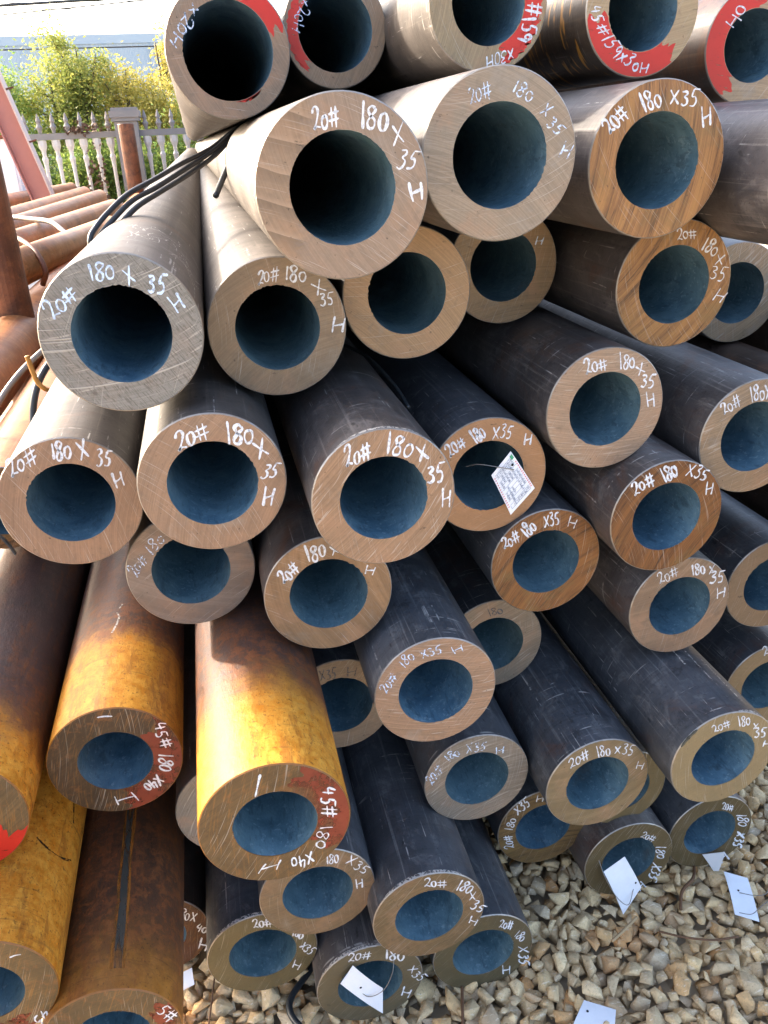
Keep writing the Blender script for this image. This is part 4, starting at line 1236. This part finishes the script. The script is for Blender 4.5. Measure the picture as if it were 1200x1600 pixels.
# strap on the rusty pipe at the left edge
def band_strap(key, y, a0, a1, w, mat, label):
    px, py, pz, od, _ = PIPE_POS[key]
    mb = MB()
    n = 16
    vs = []
    for i in range(n + 1):
        a = math.radians(a0 + (a1 - a0) * i / n)
        for rr, yy in ((od / 2 + .001, y), (od / 2 + .003, y), (od / 2 + .003, y + w), (od / 2 + .001, y + w)):
            vs.append((rr * math.cos(a), yy - py + 0.02 * math.sin(i * .2), rr * math.sin(a)))
    mb.add(vs, [(4 * i + k, 4 * i + (k + 1) % 4, 4 * i + 4 + (k + 1) % 4, 4 * i + 4 + k) for i in range(n) for k in range(4)])
    o = mb.build('flat_strap', mat)
    o.location = (px, py, pz)
    tag(o, label, 'strap')


band_strap('LP2', 1.16, 20, 170, 0.008, M_CABLE, 'thin dark strap around the rusty pipe at the left edge')

# ------------------------------------------------------------------ dry twigs and leaves
M_TWIG = mat_plain('dry_twig', lin(128, 92, 62, 0.6), 0.8, 0.0, 0.3, 80, 0.3)
M_STRAW = mat_plain('pale_straw', lin(206, 176, 132, 0.65), 0.8, 0.0, 0.2, 80, 0.2)
cable('dry_twig', [(0.80, 1.02, 0.055), (0.775, 0.985, 0.066), (0.74, 0.965, 0.062), (0.72, 0.935, 0.056)], 0.0032, M_TWIG, 'forked dry twig below the rightmost ground pipe', 'twig', 'dry twigs on the gravel', 6)
cable('dry_twig', [(0.655, 0.90, 0.060), (0.69, 0.878, 0.062), (0.74, 0.862, 0.058), (0.79, 0.858, 0.056)], 0.0022, M_TWIG, 'long thin dark twig lying between the two white tags', 'twig', 'dry twigs on the gravel', 6)
cable('dry_twig', [(0.565, 0.905, 0.056), (0.59, 0.915, 0.060), (0.63, 0.935, 0.062)], 0.0028, M_STRAW, 'pale straw stick under the white hanging tag', 'twig', 'dry twigs on the gravel', 6)
cable('dry_twig', [(0.25, 0.80, 0.055), (0.262, 0.84, 0.062), (0.275, 0.885, 0.060)], 0.003, M_TWIG, 'short brown twig on the gravel right of the tagged ground pipe', 'twig', 'dry twigs on the gravel', 6)
cable('dry_twig', [(-0.165, 0.86, 0.065), (-0.152, 0.93, 0.075), (-0.14, 1.0, 0.085)], 0.0016, M_TWIG, 'hair-thin stem on the gravel beside the grooved brown pipe', 'twig', 'dry twigs on the gravel', 6)
cable('dry_twig', [(0.93, 0.93, 0.052), (0.955, 0.965, 0.060), (1.0, 0.985, 0.060)], 0.0028, M_TWIG, 'curled brown twig at the right edge beside the flat white tag', 'twig', 'dry twigs on the gravel', 6)

# ------------------------------------------------------------------ rack of thin brown pipes at the left
M_BROWNP = mat_outer('thin_pipe_brown', lin(178, 130, 92, 0.62), lin(204, 168, 134, 0.62), 0.45, 0.5, 0.1, (176, 112, 60))
M_BROWNP2 = mat_outer('thin_pipe_ochre', lin(186, 130, 80, 0.66), lin(208, 170, 128, 0.66), 0.4, 0.45, 0.1, (176, 104, 48))


def thin_pipe(a, b, back, r, mat, label):
    a, b = Vector(a), Vector(b)
    d = (b - a).normalized()
    a0 = a - d * back
    L = (b - a0).length
    root = empty('thin_pipe', a0)
    root.rotation_euler = d.to_track_quat('Y', 'Z').to_euler()
    tag(root, label, 'pipe', 'thin brown pipes on the rack')
    n = 24
    vs, fs = [], []
    for rr, yy in ((r * .86, 0), (r, 0), (r, L), (r * .86, L)):
        for k in range(n):
            t = 2 * math.pi * k / n
            vs.append((rr * math.cos(t), yy, rr * math.sin(t)))
    sh = [f for i in (0, 1, 2) for f in [(i * n + k, i * n + (k + 1) % n, (i + 1) * n + (k + 1) % n, (i + 1) * n + k) for k in range(n)]]
    mesh_obj('shell', vs, sh, mat, root, False).data.polygons.foreach_set('use_smooth', [n <= i < 2 * n for i in range(3 * n)])
    vs2 = [(r * .86 * math.cos(2 * math.pi * k / n), yy, r * .86 * math.sin(2 * math.pi * k / n)) for yy in (0.0, L) for k in range(n)]
    mesh_obj('bore', vs2, [(k, (k + 1) % n, n + (k + 1) % n, n + k) for k in range(n)], M_BORE, root, True)
    return root


RT = 0.05
TP = [  # top-line near point, far point (tops), material, label
    ((-1.37, 7.13, 1.12), (-1.14, 8.70, 1.12), M_BROWNP, 'thin brown pipe furthest back on the rack, next to the fence'),
    ((-1.03, 5.35, 1.12), (-0.90, 7.60, 1.12), M_BROWNP2, 'second thin ochre-brown pipe from the fence on the rack'),
    ((-0.87, 4.68, 1.12), (-0.705, 6.85, 1.12), M_BROWNP, 'third thin pipe from the fence, under the pale strap'),
    ((-0.715, 3.74, 1.12), (-0.495, 5.45, 1.12), M_BROWNP, 'fourth thin pipe from the fence, crossed by both straps'),
    ((-0.578, 2.96, 1.12), (-0.40, 4.10, 1.12), M_BROWNP2, 'nearest thin orange-brown pipe on the rack, ring strap near its end'),
]
for a, b, m_, lb in TP:
    a, b = Vector(a), Vector(b)
    a.z -= RT
    b.z -= RT
    thin_pipe(a, b, max(0.35, a.y - 2.55), RT, m_, lb)
thin_pipe((-0.80, 4.6, 1.005), (-0.545, 6.3, 1.005), 2.0, RT, M_BROWNP2, 'orange thin pipe of the lower layer, its end showing below the others')
thin_pipe((-0.66, 3.3, 1.0), (-0.44, 5.0, 1.0), 0.75, RT, M_BROWNP, 'thin brown pipe of the lower layer under the nearest one')
# straps over them
cable('flat_strap', [(-0.93, 4.35, 1.11), (-0.83, 4.15, 1.135), (-0.72, 4.0, 1.132), (-0.62, 3.85, 1.128), (-0.55, 3.7, 1.10), (-0.49, 3.58, 1.05)], 0.011, M_STRAP,
      'pale flat strap arched over the thin brown pipes', 'strap', None, 6)
cable('flat_strap', [(-0.88, 3.5, 1.09), (-0.76, 3.42, 1.13), (-0.66, 3.25, 1.128), (-0.585, 3.05, 1.126), (-0.535, 2.95, 1.10), (-0.51, 2.90, 1.045), (-0.53, 2.92, 1.0)], 0.009, M_RUSTY,
      'rusty brown strap looped over the two nearest thin pipes', 'strap', None, 6)
# coil of rusty strap by the post
mb = MB()
mb.tube([(0.026 * math.cos(t * .45) * (1 - t * .012), 0.004 * t, 0.026 * math.sin(t * .45) * (1 - t * .012)) for t in range(40)], 0.007, 6)
o = mb.build('strap_coil', M_RUSTY, None, True)
o.location = (-0.83, 3.55, 1.16)
tag(o, 'small rusty coil of strap beside the rusty post', 'coil')
# the rack that carries them: two cross beams on short columns
rk = empty('pipe_rack', (-1.0, 3.4, 0))
tag(rk, 'rusty steel rack carrying the thin brown pipes', 'rack')
for yy in (2.9, 4.9):
    MB().box(-1.2, 0.62, yy - 3.4 - .05, yy - 3.4 + .05, 0.83, 0.945).build('cross_beam', M_RUSTY, rk)
    for xx in (-1.1, 0.5):
        MB().box(xx - .05, xx + .05, yy - 3.4 - .05, yy - 3.4 + .05, 0.0, 0.829).build('leg', M_RUSTY, rk)
# rusty post at the left edge
mb = MB()
mb.lathe([(0.058, 0.0), (0.058, 1.86), (0.054, 1.866)], 28)
po = mb.build('rusty_post', M_RUSTY, None, False)
po.location = (-0.572, 2.6, 0)
tag(po, 'thick rusty upright post at the left edge in front of the thin pipes', 'post')

# ------------------------------------------------------------------ red oxide beam, white cabinet
M_OXIDE = mat_plain('red_oxide_primer', lin(206, 140, 126, 0.8), 0.6, 0.0, 0.15, 6, 0.1)
M_PALE = mat_plain('pale_flange_paint', lin(222, 196, 182, 0.85), 0.6, 0.0, 0.15, 6, 0.1)
bm_root = empty('steel_beam', (-0.80, 7.05, 0))
bm_root.rotation_euler = (0, math.radians(-13.6), 0)
tag(bm_root, 'leaning red-oxide steel beam in front of the fence at the left', 'beam')
MB().box(-0.146, -0.012, -0.012, 0.004, -0.2, 2.75).build('web', M_OXIDE, bm_root)
MB().box(-0.010, 0.0, -0.075, 0.075, -0.2, 2.75).build('flange', M_PALE, bm_root)
MB().box(-0.158, -0.148, -0.075, 0.075, -0.2, 2.75).build('flange', M_OXIDE, bm_root)
for zz in (1.50, 1.86):
    MB().box(-0.004, 0.055, -0.05, -0.035, zz, zz + .012).build('clip', M_RUSTY, bm_root)
M_CAB = mat_plain('white_sheet_metal', (0.74, 0.80, 0.84, 1), 0.5, 0.0, 0.06, 4, 0.05)
cb = empty('white_cabinet', (-1.82, 7.8, 0))
tag(cb, 'white sheet-metal cabinet at the left edge behind the leaning beam', 'cabinet')
MB().box(-0.45, 0.45, -0.25, 0.25, 0.08, 1.50).build('body', M_CAB, cb)
MB().box(-0.47, 0.46, -0.27, 0.27, 1.503, 1.53).build('lid', M_RUSTY, cb)
MB().box(-0.43, 0.43, -0.21, 0.21, 0.0, 0.078).build('plinth', M_RUSTY, cb)
MB().box(-0.43, -0.003, -0.262, -0.252, 0.12, 1.46).build('door', M_CAB, cb)
MB().box(0.003, 0.43, -0.262, -0.252, 0.12, 1.46).build('door', M_CAB, cb)

# ------------------------------------------------------------------ fence
M_CONC = mat_plain('weathered_white_concrete', lin(214, 206, 198, 0.88), 0.8, 0.0, 0.16, 9, 0.3)
M_CONC2 = mat_plain('grey_concrete', lin(158, 150, 144, 0.72), 0.85, 0.0, 0.18, 9, 0.3)
FY = 10.5
fence = empty('concrete_fence', (0, FY, 0))
tag(fence, 'white concrete fence of turned spear-topped balusters behind the yard', 'fence')
PROF = [(0.036, 0.30), (0.036, 0.36), (0.024, 0.39), (0.024, 0.72), (0.030, 0.80), (0.023, 0.88), (0.021, 1.15), (0.026, 1.26), (0.036, 1.31), (0.022, 1.34), (0.026, 1.39), (0.046, 1.44), (0.048, 1.505)]
SPEAR = [(0.018, 1.575), (0.022, 1.60), (0.038, 1.635), (0.024, 1.66), (0.020, 1.675), (0.027, 1.70), (0.016, 1.735), (0.004, 1.775)]
pil_x = [-0.66 + 2.02 * k for k in range(-2, 3)]
proto = None
for px in pil_x:
    pl = MB().box(px - .125, px + .125, -.125, .125, 0.0, 1.66).build('pillar', M_CONC2, fence)
    cp = MB()
    cp.box(px - .15, px + .15, -.15, .15, 1.663, 1.70)
    cp.box(px - .165, px + .165, -.165, .165, 1.7005, 1.77)
    cp.box(px - .14, px + .14, -.14, .14, 1.7705, 1.80)
    cp.build('pillar_cap', M_CONC2, pl)
for k, px in enumerate(pil_x[:-1]):
    MB().box(px + .127, pil_x[k + 1] - .127, -.045, .045, 1.508, 1.572).build('rail', M_CONC2, fence)
    MB().box(px + .127, pil_x[k + 1] - .127, -.09, .09, 0.0, 0.30).build('plinth', M_CONC2, fence)
    for q in range(12):
        bx = px + 0.205 + q * 0.1464
        if proto is None:
            b_ = MB().lathe(PROF, 8, None, math.pi / 8).build('baluster', M_CONC, fence)
            s_ = MB().lathe(SPEAR, 8, None, math.pi / 8).build('spear_top', M_CONC2, b_)
            proto = (b_, s_)
        else:
            b_, s_ = proto[0].copy(), proto[1].copy()
            COL.objects.link(b_)
            COL.objects.link(s_)
            b_.parent = fence
            s_.parent = b_
        b_.location = (bx, 0, 0)
mb = MB()
mb.lathe([(0.083, 0.0), (0.083, 1.615), (0.078, 1.625)], 20)
po = mb.build('rusty_post', M_RUSTY)
po.location = (-0.63, 9.85, 0)
tag(po, 'rusty brown post standing in front of the concrete fence pillar', 'post')
# bits of dry vine caught on the fence
for k, (vx, vz, lb) in enumerate(((-1.13, 1.60, 'brown rag of dry vine caught on the fence top'), (-1.06, 1.05, 'dry brown leaves hanging in the fence balusters'))):
    r = random.Random(40 + k)
    mb = MB()
    for q in range(70):
        c = Vector((r.gauss(0, .05 if k else .10), r.gauss(-.07, .03), r.gauss(0, .16 if k else .03)))
        a = Vector((r.gauss(0, 1), r.gauss(0, 1), r.gauss(0, 1))).normalized() * 0.03
        b = a.orthogonal().normalized() * 0.018
        mb.add([c - a, c + b, c + a, c - b], [(0, 1, 2, 3)])
    o = mb.build('dry_vine', M_TWIG)
    o.location = (vx, FY, vz)
    tag(o, lb, 'dry vine')

# ------------------------------------------------------------------ trees behind the fence
def mat_leaf(name, c1, c2, c3):
    t = NT(name)
    ge = t.n('ShaderNodeNewGeometry')
    c = t.ramp(ge.outputs['Random Per Island'], [(0.0, c1), (0.4, c2), (0.8, c3), (1.0, c2)])
    t.fin(c, 0.55, 0.0, None, 0.3)
    tl = t.n('ShaderNodeBsdfTranslucent')
    t.l(c, tl.inputs[0])
    mx = t.n('ShaderNodeMixShader')
    mx.inputs[0].default_value = 0.5
    t.l(t.b.outputs[0], mx.inputs[1])
    t.l(tl.outputs[0], mx.inputs[2])
    t.l(mx.outputs[0], t.out.inputs[0])
    return t.m


LG = mat_leaf('green_leaves', lin(104, 134, 74, 0.75), lin(134, 160, 84, 0.8), lin(168, 184, 92, 0.8))
LY = mat_leaf('yellow_leaves', lin(214, 192, 92, 0.74), lin(188, 184, 88, 0.72), lin(226, 206, 120, 0.78))
LM = mat_leaf('yellow_green_leaves', lin(156, 172, 88, 0.72), lin(198, 194, 102, 0.74), lin(128, 154, 84, 0.72))
M_BARK = mat_plain('grey_brown_bark', lin(112, 98, 84, 0.6), 0.85, 0.0, 0.3, 25, 0.5)


def tree(x, y, h, rad, mat, n, label, seed, base=0.25, size=0.025, name='leafy_tree'):
    r = random.Random(seed)
    root = empty(name, (x, y, 0))
    tag(root, label, 'tree', 'trees behind the fence')
    tk = MB()
    tk.tube([(0, 0, -.05), (r.uniform(-.04, .04), 0, h * .35), (r.uniform(-.08, .08), r.uniform(-.05, .05), h * .7), (r.uniform(-.1, .1), 0, h * .92)], [0.05, 0.04, 0.022, 0.006], 7)
    tips = []
    for k in range(16):
        z0 = h * r.uniform(.12, .8)
        a = r.uniform(0, 6.28)
        ln = rad * r.uniform(.6, 1.15) * (1.15 - .6 * z0 / h)
        p0 = Vector((0, 0, z0))
        p2 = p0 + Vector((math.cos(a) * ln, math.sin(a) * ln, h * r.uniform(.08, .22)))
        p1 = p0.lerp(p2, .5) + Vector((0, 0, -.03 * h))
        tk.tube([p0, p1, p2], [0.018, 0.011, 0.004], 5)
        tips += [p1, p2, p2]
    tips += [Vector((r.gauss(0, rad * .12), 0, h * q)) for q in (.8, .88, .95)]
    tk.build('trunk', M_BARK, root)
    cl = []
    for k in range(46):
        if r.random() < .7:
            c = r.choice(tips) + Vector((r.gauss(0, .08), r.gauss(0, .08), r.gauss(0, .1)))
        else:
            a = r.uniform(0, 6.28)
            q = r.uniform(.05, .85)
            c = Vector((math.cos(a) * rad * r.uniform(.3, .8), math.sin(a) * rad * r.uniform(.3, .8), base + (h - base) * q))
        c.z = min(c.z, h * .98)
        cl.append((c, r.uniform(.07, .17) * (rad / .5) ** .5))
    vs, fs = [], []
    for i in range(int(n * 2.2)):
        c, s = cl[r.randrange(len(cl))]
        p = c + Vector((r.gauss(0, s), r.gauss(0, s), r.gauss(0, s * 1.1)))
        if p.z < 0.03: continue
        d = Vector((r.gauss(0, 1), r.gauss(0, 1), r.gauss(-.3, .8))).normalized()
        e = d.orthogonal().normalized()
        e.rotate(Matrix.Rotation(r.uniform(0, 6.28), 3, d))
        L = size * r.uniform(.7, 1.35)
        b = len(vs)
        nn = d.cross(e) * L * .12
        vs += [p - d * L, p + e * L * .42 + nn, p + d * L, p - e * L * .42 + nn]
        fs.append((b, b + 1, b + 2, b + 3))
    mesh_obj('crown', vs, fs, mat, root)


tree(-2.35, 12.6, 2.45, .55, LG, 6500, 'green leafy tree behind the fence at the left edge', 2)
tree(-1.72, 12.9, 2.62, .48, LM, 6000, 'pale green tree behind the fence, second from the left edge', 3)
tree(-1.22, 12.7, 2.86, .46, LM, 6200, 'tallest yellow-green tree behind the fence', 4)
tree(-0.78, 12.5, 2.52, .40, LY, 5200, 'yellow tree behind the fence pillar', 5)
tree(-0.36, 12.3, 2.28, .36, LY, 4600, 'lower yellow tree right of the fence pillar', 6)
tree(-0.20, 13.4, 2.95, .13, LY, 1500, 'slim bright yellow tree touching the top-row pipe', 7, .3, .028)
tree(0.10, 12.4, 2.1, .40, LM, 4600, 'yellow-green tree showing under the top left pipe', 8)
tree(0.75, 12.6, 2.3, .5, LG, 4200, 'green tree mostly hidden behind the top-row pipes', 9)
for k, (x, y, h, lb) in enumerate(((-2.0, 11.5, 1.45, 'low dark green bush behind the fence by the leaning beam'), (-1.35, 11.4, 1.5, 'low green bush behind the fence balusters'),
                                   (-0.75, 11.5, 1.4, 'low green bush behind the rusty post'), (-0.1, 11.4, 1.45, 'low green bush behind the fence right of the post'))):
    tree(x, y, h, .5, LG, 5200, lb, 20 + k, .05, .028, 'green_bush')

# ------------------------------------------------------------------ far warehouse and overhead wires
def mat_clad():
    t = NT('pale_blue_cladding')
    o = t.obj()
    wv = t.n('ShaderNodeTexWave', wave_type='BANDS', bands_direction='X')
    wv.inputs['Scale'].default_value = 3.0
    t.l(o, wv.inputs['Vector'])
    n = t.noise(o, .3, 4, .6)
    c = t.mix(n, lin(170, 188, 200, 0.8), lin(182, 198, 208, 0.82))
    return t.fin(c, 0.6, 0.0, t.bump(wv.outputs['Fac'], .3, .03))


wh = empty('warehouse', (-4, 40, 0))
tag(wh, 'long pale blue-grey warehouse behind the trees', 'building')
M_CLAD = mat_clad()
MB().box(-26, 26, 0, 14, 0, 5.3).build('wall', M_CLAD, wh)
rf = MB().box(-26.2, 26.2, -.04, 14.25, 5.303, 5.64).build('roof', mat_plain('pale_roof_edge', lin(176, 194, 206, 0.85), .6, 0, .05, 1, 0), wh)
for k in range(8):
    MB().box(-25.9 + k * 7.2, -25.75 + k * 7.2, -.10, -.004, 0, 5.2).build('downpipe', M_CLAD, wh)

M_WIREB = mat_plain('overhead_wire_black', (0.03, 0.032, 0.035, 1), 0.6, 0.0, 0.1, 5, 0)
def owire(z0, z1, y, r, sag, label):
    pts = [Vector((-16 + 28 * t / 16, y, z0 + (z1 - z0) * t / 16 - sag * 4 * (t / 16) * (1 - t / 16))) for t in range(17)]
    mb = MB()
    mb.tube(pts, r, 6)
    o = mb.build('overhead_wire', M_WIREB)
    tag(o, label, 'wire', 'overhead wires in the sky')
owire(2.67, 3.87, 14, 0.020, 0, 'thick overhead wire crossing the very top left corner')
owire(2.71, 3.96, 14.1, 0.008, 0, 'thin overhead wire just above the thick one in the corner')
owire(2.10, 4.24, 14, 0.009, 0, 'overhead wire rising to the right across the white sky')
owire(2.72, 2.72, 14, 0.010, 0, 'dark level wire crossing in front of the warehouse wall')
for k, z in enumerate((4.56, 4.70, 4.86)):
    owire(z, z + .1, 26, 0.010, 0, ('lowest', 'middle', 'highest')[k] + ' of the three faint far wires in the white sky')
